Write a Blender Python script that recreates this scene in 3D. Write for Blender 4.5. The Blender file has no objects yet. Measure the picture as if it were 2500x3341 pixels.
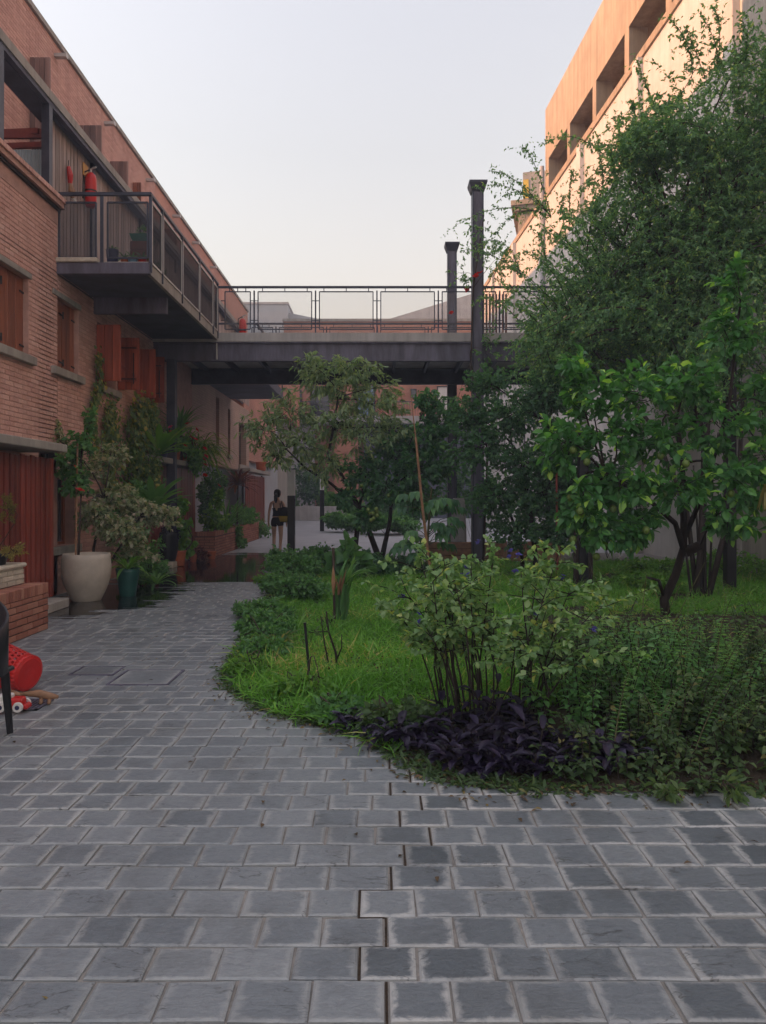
import bpy, math, random
import numpy as np
from mathutils import Vector, Matrix, noise as mnoise

R = math.radians
random.seed(4)
rng = np.random.default_rng(7)
scene = bpy.context.scene
col = scene.collection

# ------------------------------------------------------------------ camera
cam_data = bpy.data.cameras.new('camera')
cam = bpy.data.objects.new('camera', cam_data); col.objects.link(cam)
cam.location = (0, 0, 1.5)
cam.rotation_euler = (R(90), 0, 0)
cam_data.sensor_fit = 'VERTICAL'
cam_data.sensor_height = 36.0
cam_data.lens = 26.4
cam_data.shift_x = 0.003
cam_data.shift_y = -0.0136
cam_data.clip_end = 3000
scene.camera = cam

# ------------------------------------------------------------------ sky, sun, exposure
SUN_EL, SUN_AZ = R(22), R(-93)          # low sun on the left
world = bpy.data.worlds.new('World'); scene.world = world
world.use_nodes = True
wn = world.node_tree; wn.nodes.clear()
sky = wn.nodes.new('ShaderNodeTexSky'); sky.sky_type = 'NISHITA'
sky.sun_disc = False; sky.sun_elevation = SUN_EL; sky.sun_rotation = SUN_AZ
sky.altitude = 0; sky.air_density = 3.0; sky.dust_density = 3.0; sky.ozone_density = 5.0
hs = wn.nodes.new('ShaderNodeHueSaturation'); hs.inputs['Saturation'].default_value = 0.44; hs.inputs['Hue'].default_value = 0.5
bg = wn.nodes.new('ShaderNodeBackground'); bg.inputs['Strength'].default_value = 0.15
wo = wn.nodes.new('ShaderNodeOutputWorld')
tint = wn.nodes.new('ShaderNodeMix'); tint.data_type = 'RGBA'; tint.blend_type = 'MULTIPLY'; tint.inputs[0].default_value = 1.0; tint.inputs[7].default_value = (1.07, 0.955, 0.99, 1)
wn.links.new(sky.outputs[0], hs.inputs['Color']); wn.links.new(hs.outputs[0], tint.inputs[6]); wn.links.new(tint.outputs[2], bg.inputs['Color'])
wn.links.new(bg.outputs[0], wo.inputs['Surface'])

sun_d = bpy.data.lights.new('sun', 'SUN'); sun_d.energy = 2.4; sun_d.angle = R(0.5)
sun_d.color = (1.0, 0.40, 0.13)
sun = bpy.data.objects.new('sun', sun_d); col.objects.link(sun)
to_sun = Vector((math.sin(SUN_AZ)*math.cos(SUN_EL), math.cos(SUN_AZ)*math.cos(SUN_EL), math.sin(SUN_EL)))
sun.rotation_euler = to_sun.to_track_quat('Z', 'Y').to_euler()
sun.location = (-20, 10, 30)

vs = scene.view_settings
vs.view_transform = 'Standard'; vs.look = 'None'; vs.exposure = 1.4; vs.gamma = 1.0
vs.use_curve_mapping = False
scene.cycles.max_bounces = 8
scene.cycles.transparent_max_bounces = 16
scene.cycles.use_denoising = True

# ------------------------------------------------------------------ materials
def new_mat(name):
    m = bpy.data.materials.new(name); m.use_nodes = True
    nt = m.node_tree; nt.nodes.clear()
    out = nt.nodes.new('ShaderNodeOutputMaterial')
    return m, nt, out
def N(nt, t, **kw):
    n = nt.nodes.new(t)
    for k, v in kw.items():
        if k in n.inputs: n.inputs[k].default_value = v
        else: setattr(n, k, v)
    return n
def rgb(c): return (c[0], c[1], c[2], 1)
def ramp(nt, stops):
    r = nt.nodes.new('ShaderNodeValToRGB'); e = r.color_ramp.elements
    while len(e) < len(stops): e.new(0.5)
    for i, (p, c) in enumerate(stops):
        e[i].position = p; e[i].color = rgb(c)
    return r
def mixc(nt, fac, a, b, mode='MIX'):
    n = nt.nodes.new('ShaderNodeMix'); n.data_type = 'RGBA'; n.blend_type = mode
    for s, v in ((0, fac), (6, a), (7, b)):
        if hasattr(v, 'is_linked') or hasattr(v, 'links'): nt.links.new(v, n.inputs[s])
        elif s == 0: n.inputs[s].default_value = v
        else: n.inputs[s].default_value = rgb(v)
    return n.outputs[2]
def attr(nt, name='rnd'):
    a = nt.nodes.new('ShaderNodeAttribute'); a.attribute_name = name; return a
def plain(name, c, rough=0.6, var=0.25, scale=6, bump=0.15, bscale=None, metal=0.0, spec=0.4, stretch=None, rnd=0.0, detail=6):
    """base colour with two-scale noise wear, bump; rnd: per-piece brightness change"""
    m, nt, out = new_mat(name)
    b = N(nt, 'ShaderNodeBsdfPrincipled', Roughness=rough, Metallic=metal)
    b.inputs['Specular IOR Level'].default_value = spec
    tc = N(nt, 'ShaderNodeTexCoord'); mp = N(nt, 'ShaderNodeMapping')
    if stretch: mp.inputs['Scale'].default_value = stretch
    nt.links.new(tc.outputs['Object'], mp.inputs['Vector'])
    n1 = N(nt, 'ShaderNodeTexNoise', Scale=scale, Detail=detail, Roughness=0.65)
    nt.links.new(mp.outputs[0], n1.inputs['Vector'])
    lo = [x*(1-var) for x in c]; hi = [min(1, x*(1+var)) for x in c]
    rp = ramp(nt, [(0.3, lo), (0.7, hi)])
    nt.links.new(n1.outputs[0], rp.inputs[0])
    cc = rp.outputs[0]
    if rnd:
        a = attr(nt); r2 = ramp(nt, [(0, [1-rnd]*3), (1, [1+rnd]*3)])
        nt.links.new(a.outputs['Fac'], r2.inputs[0])
        cc = mixc(nt, 1.0, cc, r2.outputs[0], 'MULTIPLY')
    nt.links.new(cc, b.inputs['Base Color'])
    n2 = N(nt, 'ShaderNodeTexNoise', Scale=bscale or scale*8, Detail=4)
    nt.links.new(mp.outputs[0], n2.inputs['Vector'])
    bp = N(nt, 'ShaderNodeBump', Strength=bump, Distance=0.02)
    nt.links.new(n2.outputs[0], bp.inputs['Height']); nt.links.new(bp.outputs[0], b.inputs['Normal'])
    nt.links.new(b.outputs[0], out.inputs[0])
    return m
def leafmat(name, stops, rough=0.45, trans=0.46, spec=0.4):
    m, nt, out = new_mat(name)
    b = N(nt, 'ShaderNodeBsdfPrincipled', Roughness=rough)
    b.inputs['Specular IOR Level'].default_value = spec
    a = attr(nt); r = ramp(nt, stops)
    nt.links.new(a.outputs['Fac'], r.inputs[0]); nt.links.new(r.outputs[0], b.inputs['Base Color'])
    t = N(nt, 'ShaderNodeBsdfTranslucent')
    tc = mixc(nt, 1.0, r.outputs[0], (1.3, 1.4, 0.6), 'MULTIPLY'); nt.links.new(tc, t.inputs['Color'])
    mx = N(nt, 'ShaderNodeMixShader'); mx.inputs[0].default_value = trans
    nt.links.new(b.outputs[0], mx.inputs[1]); nt.links.new(t.outputs[0], mx.inputs[2])
    nt.links.new(mx.outputs[0], out.inputs[0])
    return m
def sheet(name, c, alpha, rough=0.3):
    m, nt, out = new_mat(name)
    b = N(nt, 'ShaderNodeBsdfPrincipled', Roughness=rough, Alpha=alpha); b.inputs['Specular IOR Level'].default_value = 0.15; b.inputs['Base Color'].default_value = rgb(c)
    nt.links.new(b.outputs[0], out.inputs[0]); return m
def wallbrick(name, c1, c2, mortar, axis='Y', bw=0.25, bh=0.07):
    """brick courses too far off to be built one by one"""
    m, nt, out = new_mat(name)
    b = N(nt, 'ShaderNodeBsdfPrincipled', Roughness=0.85)
    tc = N(nt, 'ShaderNodeTexCoord'); sp = N(nt, 'ShaderNodeSeparateXYZ'); cb = N(nt, 'ShaderNodeCombineXYZ')
    nt.links.new(tc.outputs['Object'], sp.inputs[0])
    nt.links.new(sp.outputs[axis], cb.inputs['X']); nt.links.new(sp.outputs['Z'], cb.inputs['Y'])
    bt = N(nt, 'ShaderNodeTexBrick', Scale=1.0); bt.inputs['Color1'].default_value = rgb(c1); bt.inputs['Color2'].default_value = rgb(c2)
    bt.inputs['Mortar'].default_value = rgb(mortar); bt.inputs['Mortar Size'].default_value = 0.008
    bt.inputs['Brick Width'].default_value = bw; bt.inputs['Row Height'].default_value = bh
    nt.links.new(cb.outputs[0], bt.inputs['Vector'])
    n1 = N(nt, 'ShaderNodeTexNoise', Scale=0.8, Detail=6); nt.links.new(tc.outputs['Object'], n1.inputs['Vector'])
    rp = ramp(nt, [(0.3, (0.82, 0.82, 0.82)), (0.7, (1.1, 1.08, 1.05))]); nt.links.new(n1.outputs[0], rp.inputs[0])
    nt.links.new(mixc(nt, 1.0, bt.outputs[0], rp.outputs[0], 'MULTIPLY'), b.inputs['Base Color'])
    bp = N(nt, 'ShaderNodeBump', Strength=0.5, Distance=0.01, invert=True); nt.links.new(bt.outputs['Fac'], bp.inputs['Height'])
    nt.links.new(bp.outputs[0], b.inputs['Normal']); nt.links.new(b.outputs[0], out.inputs[0])
    return m
def brickmat(name, stops):
    m, nt, out = new_mat(name)
    b = N(nt, 'ShaderNodeBsdfPrincipled', Roughness=0.88)
    tc = N(nt, 'ShaderNodeTexCoord'); geo = N(nt, 'ShaderNodeNewGeometry')
    a = attr(nt); r = ramp(nt, stops); nt.links.new(a.outputs['Fac'], r.inputs[0])
    n1 = N(nt, 'ShaderNodeTexNoise', Scale=1.1, Detail=8, Roughness=0.7); nt.links.new(geo.outputs['Position'], n1.inputs['Vector'])
    rp = ramp(nt, [(0.3, (0.84, 0.81, 0.80)), (0.5, (1, 1, 1)), (0.75, (1.08, 1.06, 1.03))]); nt.links.new(n1.outputs[0], rp.inputs[0])
    n2 = N(nt, 'ShaderNodeTexNoise', Scale=60, Detail=4); nt.links.new(geo.outputs['Position'], n2.inputs['Vector'])
    r2 = ramp(nt, [(0.3, (0.85, 0.85, 0.85)), (0.7, (1.1, 1.1, 1.1))]); nt.links.new(n2.outputs[0], r2.inputs[0])
    c = mixc(nt, 1.0, r.outputs[0], rp.outputs[0], 'MULTIPLY'); c = mixc(nt, 1.0, c, r2.outputs[0], 'MULTIPLY')
    ms = N(nt, 'ShaderNodeMapping'); ms.inputs['Scale'].default_value = (2.2, 2.2, 0.22); nt.links.new(geo.outputs['Position'], ms.inputs['Vector'])
    n3 = N(nt, 'ShaderNodeTexNoise', Scale=1.6, Detail=7, Roughness=0.7); nt.links.new(ms.outputs[0], n3.inputs['Vector'])
    r3 = ramp(nt, [(0.30, (0.86, 0.83, 0.82)), (0.5, (1, 1, 1)), (0.72, (1.06, 1.07, 1.08))]); nt.links.new(n3.outputs[0], r3.inputs[0])
    c = mixc(nt, 1.0, c, r3.outputs[0], 'MULTIPLY')
    nt.links.new(c, b.inputs['Base Color'])
    bp = N(nt, 'ShaderNodeBump', Strength=0.35, Distance=0.006); nt.links.new(n2.outputs[0], bp.inputs['Height'])
    nt.links.new(bp.outputs[0], b.inputs['Normal']); nt.links.new(b.outputs[0], out.inputs[0])
    return m
def slatemat():
    """dark riven slate, pale worn rim along each stone's joints"""
    m, nt, out = new_mat('slate')
    b = N(nt, 'ShaderNodeBsdfPrincipled', Roughness=0.55); b.inputs['Specular IOR Level'].default_value = 0.6
    geo = N(nt, 'ShaderNodeNewGeometry'); uv = N(nt, 'ShaderNodeUVMap'); uv.uv_map = 'UVMap'
    a = attr(nt)
    sp = N(nt, 'ShaderNodeSeparateXYZ'); nt.links.new(uv.outputs[0], sp.inputs[0])
    mp = N(nt, 'ShaderNodeMapping'); mp.inputs['Scale'].default_value = (1, 1, 1)
    nt.links.new(geo.outputs['Position'], mp.inputs['Vector'])
    nz = N(nt, 'ShaderNodeTexNoise', Scale=16, Detail=8, Roughness=0.7, Distortion=0.6); nt.links.new(mp.outputs[0], nz.inputs['Vector'])
    fine = N(nt, 'ShaderNodeMapping'); fine.inputs['Scale'].default_value = (14, 46, 20); fine.inputs['Rotation'].default_value = (0, 0, 0.25)
    nt.links.new(geo.outputs['Position'], fine.inputs['Vector'])
    nf = N(nt, 'ShaderNodeTexNoise', Scale=1.6, Detail=7, Roughness=0.7, Distortion=1.2); nt.links.new(fine.outputs[0], nf.inputs['Vector'])
    def edge(ax, w):
        s = N(nt, 'ShaderNodeMath', operation='SUBTRACT'); nt.links.new(sp.outputs[ax], s.inputs[0]); s.inputs[1].default_value = 0.5
        ab = N(nt, 'ShaderNodeMath', operation='ABSOLUTE'); nt.links.new(s.outputs[0], ab.inputs[0])
        d = N(nt, 'ShaderNodeMath', operation='SUBTRACT'); d.inputs[0].default_value = 0.5; nt.links.new(ab.outputs[0], d.inputs[1])
        q = N(nt, 'ShaderNodeMath', operation='DIVIDE'); nt.links.new(d.outputs[0], q.inputs[0]); q.inputs[1].default_value = w
        return q.outputs[0]
    mn = N(nt, 'ShaderNodeMath', operation='MINIMUM'); nt.links.new(edge('X', 0.155), mn.inputs[0]); nt.links.new(edge('Y', 0.115), mn.inputs[1])
    n_s = N(nt, 'ShaderNodeMath', operation='MULTIPLY_ADD'); nt.links.new(nz.outputs[0], n_s.inputs[0]); n_s.inputs[1].default_value = 2.6; n_s.inputs[2].default_value = -1.3
    ad = N(nt, 'ShaderNodeMath', operation='ADD'); nt.links.new(mn.outputs[0], ad.inputs[0]); nt.links.new(n_s.outputs[0], ad.inputs[1])
    rim = ramp(nt, [(0.35, (1, 1, 1)), (1.0, (0, 0, 0))]); nt.links.new(ad.outputs[0], rim.inputs[0])
    n_b = N(nt, 'ShaderNodeTexNoise', Scale=0.7, Detail=3); nt.links.new(geo.outputs['Position'], n_b.inputs['Vector'])
    amt0 = ramp(nt, [(0.35, (0.35, 0.35, 0.35)), (0.65, (0.9, 0.9, 0.9))]); nt.links.new(n_b.outputs[0], amt0.inputs[0])
    ra = attr(nt, 'rim'); amt = N(nt, 'ShaderNodeMath', operation='MULTIPLY'); nt.links.new(amt0.outputs[0], amt.inputs[0]); nt.links.new(ra.outputs['Fac'], amt.inputs[1])
    rm = N(nt, 'ShaderNodeMath', operation='MULTIPLY'); nt.links.new(rim.outputs[0], rm.inputs[0]); nt.links.new(amt.outputs[0], rm.inputs[1])
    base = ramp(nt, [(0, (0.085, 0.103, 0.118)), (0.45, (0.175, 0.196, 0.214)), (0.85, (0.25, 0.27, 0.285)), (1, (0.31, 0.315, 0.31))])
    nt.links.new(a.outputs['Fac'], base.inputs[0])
    fr = ramp(nt, [(0.25, (0.7, 0.7, 0.72)), (0.5, (1, 1, 1)), (0.8, (1.25, 1.24, 1.22))]); nt.links.new(nf.outputs[0], fr.inputs[0])
    c = mixc(nt, 1.0, base.outputs[0], fr.outputs[0], 'MULTIPLY')
    c = mixc(nt, rm.outputs[0], c, (0.50, 0.50, 0.485))
    # fine cleavage cracks, broken at each stone's edge, and dull stains
    of = N(nt, 'ShaderNodeVectorMath', operation='SCALE'); nt.links.new(a.outputs['Vector'], of.inputs[0]); of.inputs['Scale'].default_value = 40.0
    ps = N(nt, 'ShaderNodeVectorMath', operation='ADD'); nt.links.new(geo.outputs['Position'], ps.inputs[0]); nt.links.new(of.outputs[0], ps.inputs[1])
    pm = N(nt, 'ShaderNodeMapping'); pm.inputs['Scale'].default_value = (1.2, 3.4, 1); pm.inputs['Rotation'].default_value = (0, 0, -0.35); nt.links.new(ps.outputs[0], pm.inputs['Vector'])
    nk = N(nt, 'ShaderNodeTexNoise', Scale=2.1, Detail=4, Roughness=0.6, Distortion=0.5); nt.links.new(pm.outputs[0], nk.inputs['Vector'])
    k1 = N(nt, 'ShaderNodeMath', operation='SUBTRACT'); nt.links.new(nk.outputs[0], k1.inputs[0]); k1.inputs[1].default_value = 0.5
    k2 = N(nt, 'ShaderNodeMath', operation='ABSOLUTE'); nt.links.new(k1.outputs[0], k2.inputs[0])
    kr = ramp(nt, [(0.0, (1, 1, 1)), (0.010, (0, 0, 0))]); nt.links.new(k2.outputs[0], kr.inputs[0])
    nm = N(nt, 'ShaderNodeTexNoise', Scale=3.0, Detail=2); nt.links.new(ps.outputs[0], nm.inputs['Vector'])
    km = ramp(nt, [(0.52, (0, 0, 0)), (0.60, (0.75, 0.75, 0.75))]); nt.links.new(nm.outputs[0], km.inputs[0])
    kk = N(nt, 'ShaderNodeMath', operation='MULTIPLY'); nt.links.new(kr.outputs[0], kk.inputs[0]); nt.links.new(km.outputs[0], kk.inputs[1])
    c = mixc(nt, kk.outputs[0], c, (0.045, 0.045, 0.045))
    ns = N(nt, 'ShaderNodeTexNoise', Scale=1.7, Detail=6, Roughness=0.7); nt.links.new(geo.outputs['Position'], ns.inputs['Vector'])
    sr = ramp(nt, [(0.30, (0.72, 0.71, 0.69)), (0.5, (1, 1, 1)), (0.72, (1.12, 1.11, 1.08))]); nt.links.new(ns.outputs[0], sr.inputs[0])
    c = mixc(nt, 1.0, c, sr.outputs[0], 'MULTIPLY')
    nt.links.new(c, b.inputs['Base Color'])
    rr = ramp(nt, [(0.3, (0.26,)*3), (0.7, (0.46,)*3)]); nt.links.new(nz.outputs[0], rr.inputs[0]); nt.links.new(rr.outputs[0], b.inputs['Roughness'])
    bp = N(nt, 'ShaderNodeBump', Strength=0.55, Distance=0.006); nt.links.new(nf.outputs[0], bp.inputs['Height'])
    bp2 = N(nt, 'ShaderNodeBump', Strength=0.5, Distance=0.012); nt.links.new(nz.outputs[0], bp2.inputs['Height']); nt.links.new(bp.outputs[0], bp2.inputs['Normal'])
    nt.links.new(bp2.outputs[0], b.inputs['Normal']); nt.links.new(b.outputs[0], out.inputs[0])
    return m
def woodmat(name, c, rough=0.5, axis=(1, 1, 0.08), var=0.35):
    return plain(name, c, rough=rough, var=var, scale=14, bump=0.3, bscale=30, stretch=axis, rnd=0.3)
def concretemat(name, c, streak=0.35, rough=0.85):
    m, nt, out = new_mat(name)
    b = N(nt, 'ShaderNodeBsdfPrincipled', Roughness=rough)
    geo = N(nt, 'ShaderNodeNewGeometry')
    mp = N(nt, 'ShaderNodeMapping'); mp.inputs['Scale'].default_value = (3, 3, 0.25); nt.links.new(geo.outputs['Position'], mp.inputs['Vector'])
    n1 = N(nt, 'ShaderNodeTexNoise', Scale=1.5, Detail=8, Roughness=0.7); nt.links.new(mp.outputs[0], n1.inputs['Vector'])
    n2 = N(nt, 'ShaderNodeTexNoise', Scale=1.2, Detail=8, Roughness=0.65); nt.links.new(geo.outputs['Position'], n2.inputs['Vector'])
    r1 = ramp(nt, [(0.32, (1-streak,)*3), (0.6, (1, 1, 1))]); nt.links.new(n1.outputs[0], r1.inputs[0])
    r2 = ramp(nt, [(0.3, (0.85, 0.84, 0.83)), (0.7, (1.08, 1.08, 1.08))]); nt.links.new(n2.outputs[0], r2.inputs[0])
    cc = mixc(nt, 1.0, c, r1.outputs[0], 'MULTIPLY'); cc = mixc(nt, 1.0, cc, r2.outputs[0], 'MULTIPLY')
    nt.links.new(cc, b.inputs['Base Color'])
    n3 = N(nt, 'ShaderNodeTexNoise', Scale=25, Detail=5); nt.links.new(geo.outputs['Position'], n3.inputs['Vector'])
    bp = N(nt, 'ShaderNodeBump', Strength=0.25, Distance=0.01); nt.links.new(n3.outputs[0], bp.inputs['Height'])
    nt.links.new(bp.outputs[0], b.inputs['Normal']); nt.links.new(b.outputs[0], out.inputs[0])
    return m
def watermat():
    m, nt, out = new_mat('puddle_water')
    g = N(nt, 'ShaderNodeBsdfGlossy', Roughness=0.015); g.inputs['Color'].default_value = (1, 1, 1, 1)
    t = N(nt, 'ShaderNodeBsdfTransparent'); t.inputs['Color'].default_value = (0.20, 0.20, 0.21, 1)
    f = N(nt, 'ShaderNodeFresnel', IOR=1.33)
    geo = N(nt, 'ShaderNodeNewGeometry'); mp = N(nt, 'ShaderNodeMapping'); mp.inputs['Scale'].default_value = (2, 5, 1)
    nt.links.new(geo.outputs['Position'], mp.inputs['Vector'])
    n = N(nt, 'ShaderNodeTexNoise', Scale=2.5, Detail=3); nt.links.new(mp.outputs[0], n.inputs['Vector'])
    bp = N(nt, 'ShaderNodeBump', Strength=0.05, Distance=0.02); nt.links.new(n.outputs[0], bp.inputs['Height'])
    nt.links.new(bp.outputs[0], g.inputs['Normal']); nt.links.new(bp.outputs[0], f.inputs['Normal'])
    mx = N(nt, 'ShaderNodeMixShader'); nt.links.new(f.outputs[0], mx.inputs[0])
    nt.links.new(t.outputs[0], mx.inputs[1]); nt.links.new(g.outputs[0], mx.inputs[2]); nt.links.new(mx.outputs[0], out.inputs[0])
    return m

M = {}
M['brick'] = brickmat('red_brick', [(0, (0.56, 0.31, 0.25)), (0.35, (0.64, 0.365, 0.30)), (0.7, (0.68, 0.40, 0.33)), (1, (0.71, 0.45, 0.375))])
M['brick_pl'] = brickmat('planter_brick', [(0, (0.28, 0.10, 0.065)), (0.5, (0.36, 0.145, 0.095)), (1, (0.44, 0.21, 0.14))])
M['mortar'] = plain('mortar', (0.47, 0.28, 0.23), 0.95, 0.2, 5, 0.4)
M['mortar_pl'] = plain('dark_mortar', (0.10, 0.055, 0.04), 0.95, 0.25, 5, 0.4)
M['farbrick'] = wallbrick('far_brick_street', (0.52, 0.25, 0.19), (0.60, 0.30, 0.23), (0.44, 0.24, 0.18), 'Y')
M['farbrick_pale'] = wallbrick('pale_brick_street', (0.46, 0.32, 0.26), (0.52, 0.37, 0.30), (0.40, 0.28, 0.23), 'Y')
M['farbrick_x'] = wallbrick('far_brick_front', (0.50, 0.20, 0.125), (0.56, 0.25, 0.16), (0.42, 0.22, 0.15), 'X')
M['slate'] = slatemat()
M['joint'] = plain('joint_sand', (0.27, 0.25, 0.225), 0.95, 0.3, 8, 0.4, 60)
M['conc'] = concretemat('concrete', (0.40, 0.37, 0.33))
M['conc_pale'] = concretemat('pale_concrete', (0.50, 0.48, 0.47), 0.3)
M['conc_wall'] = concretemat('concrete_band', (0.42, 0.33, 0.235), 0.35)
M['white_wall'] = concretemat('white_render', (0.62, 0.60, 0.575), 0.12)
M['steel'] = plain('dark_steel', (0.055, 0.060, 0.085), 0.45, 0.4, 3, 0.12, metal=0.3)
M['steel_rust'] = plain('painted_steel_rusty', (0.115, 0.11, 0.15), 0.55, 0.5, 2.5, 0.2, stretch=(2, 2, 0.4))
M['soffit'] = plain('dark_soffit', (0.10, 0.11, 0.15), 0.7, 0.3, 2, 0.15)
M['alu'] = plain('aluminium', (0.50, 0.48, 0.46), 0.45, 0.1, 8, 0.05, metal=0.2)
M['mesh_dark'] = sheet('dark_mesh_infill', (0.045, 0.045, 0.055), 0.62, 0.85)
M['mesh_end'] = sheet('fine_perforated_infill', (0.06, 0.065, 0.08), 0.35)
M['mesh_fine'] = sheet('fine_wire_mesh', (0.35, 0.32, 0.28), 0.10)
M['board'] = woodmat('weathered_board', (0.36, 0.28, 0.25), 0.65)
M['shutter'] = woodmat('shutter_wood', (0.29, 0.095, 0.05), 0.4)
M['shutter_red'] = woodmat('red_shutter_wood', (0.33, 0.075, 0.038), 0.38)
M['shutter_grey'] = woodmat('faded_shutter_wood', (0.24, 0.15, 0.13), 0.6)
M['fence'] = woodmat('stained_fence', (0.22, 0.045, 0.030), 0.36)
M['iron'] = plain('black_iron', (0.02, 0.02, 0.022), 0.5, 0.2, 10, 0.1)
M['red'] = plain('red_enamel', (0.55, 0.02, 0.018), 0.3, 0.1, 5, 0.02)
M['redbeam'] = plain('red_painted_beam', (0.22, 0.045, 0.035), 0.5, 0.3, 5, 0.1)
M['black'] = plain('black_plastic', (0.012, 0.012, 0.016), 0.4, 0.2, 5, 0.05)
M['white'] = plain('white_paint', (0.70, 0.68, 0.66), 0.5, 0.08, 4, 0.05)
M['grey_paint'] = plain('grey_render', (0.42, 0.43, 0.45), 0.85, 0.1, 1, 0.1)
M['pot_white'] = plain('pale_pot', (0.50, 0.435, 0.36), 0.6, 0.16, 3.5, 0.15, 40)
M['pot_green'] = plain('green_pot', (0.012, 0.075, 0.062), 0.4, 0.2, 5, 0.05)
M['pot_terra'] = plain('terracotta', (0.42, 0.11, 0.045), 0.75, 0.25, 8, 0.15)
M['pot_blue'] = plain('navy_pot', (0.03, 0.035, 0.10), 0.4, 0.15, 5, 0.05)
M['pot_lblue'] = plain('light_blue_pot', (0.16, 0.30, 0.42), 0.4, 0.15, 5, 0.05)
M['teal'] = plain('teal_plastic', (0.03, 0.33, 0.22), 0.4, 0.1, 5, 0.05)
M['stoneblock'] = plain('cream_block', (0.55, 0.49, 0.40), 0.8, 0.2, 10, 0.3, rnd=0.12)
M['soil'] = plain('soil', (0.045, 0.030, 0.018), 0.95, 0.5, 9, 0.8, 45)
M['plaza'] = plain('plaza_paving', (0.36, 0.37, 0.39), 0.7, 0.12, 1.2, 0.1)
M['earth'] = plain('ground_earth', (0.22, 0.21, 0.19), 0.9, 0.2, 0.4, 0.2)
M['water'] = watermat()
M['bark'] = plain('bark', (0.060, 0.042, 0.032), 0.9, 0.45, 20, 0.6, 60, stretch=(1, 1, 0.25))
M['bark_dark'] = plain('dark_bark', (0.028, 0.020, 0.016), 0.9, 0.45, 20, 0.6, 60, stretch=(1, 1, 0.25))
M['twig'] = plain('green_twig', (0.10, 0.095, 0.04), 0.8, 0.3, 20, 0.2)
M['bamboo'] = plain('bamboo', (0.31, 0.17, 0.095), 0.55, 0.3, 12, 0.1)
M['skin'] = plain('skin', (0.58, 0.35, 0.25), 0.5, 0.08, 8, 0.02)
M['cloth_black'] = plain('black_cloth', (0.010, 0.010, 0.014), 0.85, 0.2, 30, 0.2)
M['hair'] = plain('black_hair', (0.008, 0.007, 0.009), 0.4, 0.3, 40, 0.3, stretch=(6, 6, 0.6))
M['glass'] = plain('window_glass', (0.02, 0.025, 0.03), 0.06, 0.1, 1, 0.0, spec=0.8)
M['glass_blue'] = plain('bluish_window', (0.20, 0.30, 0.44), 0.15, 0.15, 2, 0.0, spec=0.6)
M['corr'] = plain('corrugated_sheet', (0.42, 0.50, 0.53), 0.4, 0.08, 3, 0.05)
M['orange_sign'] = plain('amber_board', (0.60, 0.30, 0.05), 0.5, 0.1, 5, 0.05)
M['yellow_paint'] = plain('yellow_paint', (0.60, 0.42, 0.06), 0.6, 0.2, 3, 0.05)
G = lambda *s: list(s)
M['l_rose'] = leafmat('rose_leaf', [(0, (0.097, 0.216, 0.116)), (0.5, (0.171, 0.338, 0.164)), (0.85, (0.282, 0.461, 0.182)), (0.97, (0.496, 0.613, 0.182)), (1, (0.727, 0.398, 0.135))])
M['l_lemon'] = leafmat('lemon_leaf', [(0, (0.058, 0.176, 0.061)), (0.6, (0.102, 0.293, 0.085)), (0.85, (0.204, 0.469, 0.099)), (1, (0.490, 0.751, 0.140))], 0.32)
M['l_peach'] = leafmat('peach_leaf', [(0, (0.175, 0.277, 0.147)), (0.5, (0.291, 0.397, 0.230)), (0.85, (0.435, 0.504, 0.230)), (1, (0.872, 0.636, 0.197))], 0.45)
M['l_citrus'] = leafmat('citrus_leaf', [(0, (0.054, 0.153, 0.075)), (0.6, (0.102, 0.255, 0.114)), (1, (0.206, 0.408, 0.135))], 0.35)
M['l_dark'] = leafmat('dark_leaf', [(0, (0.048, 0.128, 0.068)), (0.6, (0.091, 0.217, 0.101)), (0.92, (0.158, 0.307, 0.122)), (1, (0.291, 0.435, 0.135))])
M['l_mid'] = leafmat('green_leaf', [(0, (0.085, 0.208, 0.075)), (0.6, (0.138, 0.315, 0.106)), (1, (0.253, 0.436, 0.133))])
M['l_bright'] = leafmat('bright_leaf', [(0, (0.100, 0.250, 0.041)), (0.6, (0.167, 0.350, 0.059)), (1, (0.367, 0.500, 0.083))])
M['l_salvia'] = leafmat('salvia_leaf', [(0, (0.126, 0.244, 0.104)), (0.5, (0.240, 0.398, 0.179)), (0.9, (0.378, 0.512, 0.235)), (0.98, (0.655, 0.615, 0.138)), (1, (0.882, 0.461, 0.083))], 0.5)
M['l_purple'] = leafmat('purple_leaf', [(0, (0.010, 0.004, 0.017)), (0.5, (0.016, 0.010, 0.032)), (1, (0.036, 0.027, 0.064))], 0.42, 0.12)
M['l_varieg'] = leafmat('variegated_leaf', [(0, (0.13, 0.22, 0.10)), (0.35, (0.32, 0.38, 0.24)), (0.6, (0.52, 0.50, 0.40)), (0.85, (0.58, 0.46, 0.40)), (1, (0.60, 0.36, 0.32))], 0.5)
M['l_bed'] = leafmat('bed_leaf', [(0, (0.048, 0.091, 0.038)), (0.5, (0.089, 0.159, 0.061)), (0.85, (0.152, 0.220, 0.086)), (1, (0.271, 0.246, 0.095))], 0.5)
M['l_vine'] = leafmat('vine_leaf', [(0, (0.073, 0.156, 0.062)), (0.5, (0.146, 0.239, 0.083)), (0.8, (0.312, 0.333, 0.094)), (1, (0.582, 0.458, 0.125))])
M['l_red'] = leafmat('dark_red_leaf', [(0, (0.070, 0.017, 0.025)), (0.6, (0.154, 0.042, 0.049)), (1, (0.252, 0.112, 0.070))])
M['l_dry'] = leafmat('dry_leaf', [(0, (0.169, 0.169, 0.052)), (0.5, (0.273, 0.247, 0.085)), (1, (0.468, 0.377, 0.156))], 0.6)
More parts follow.
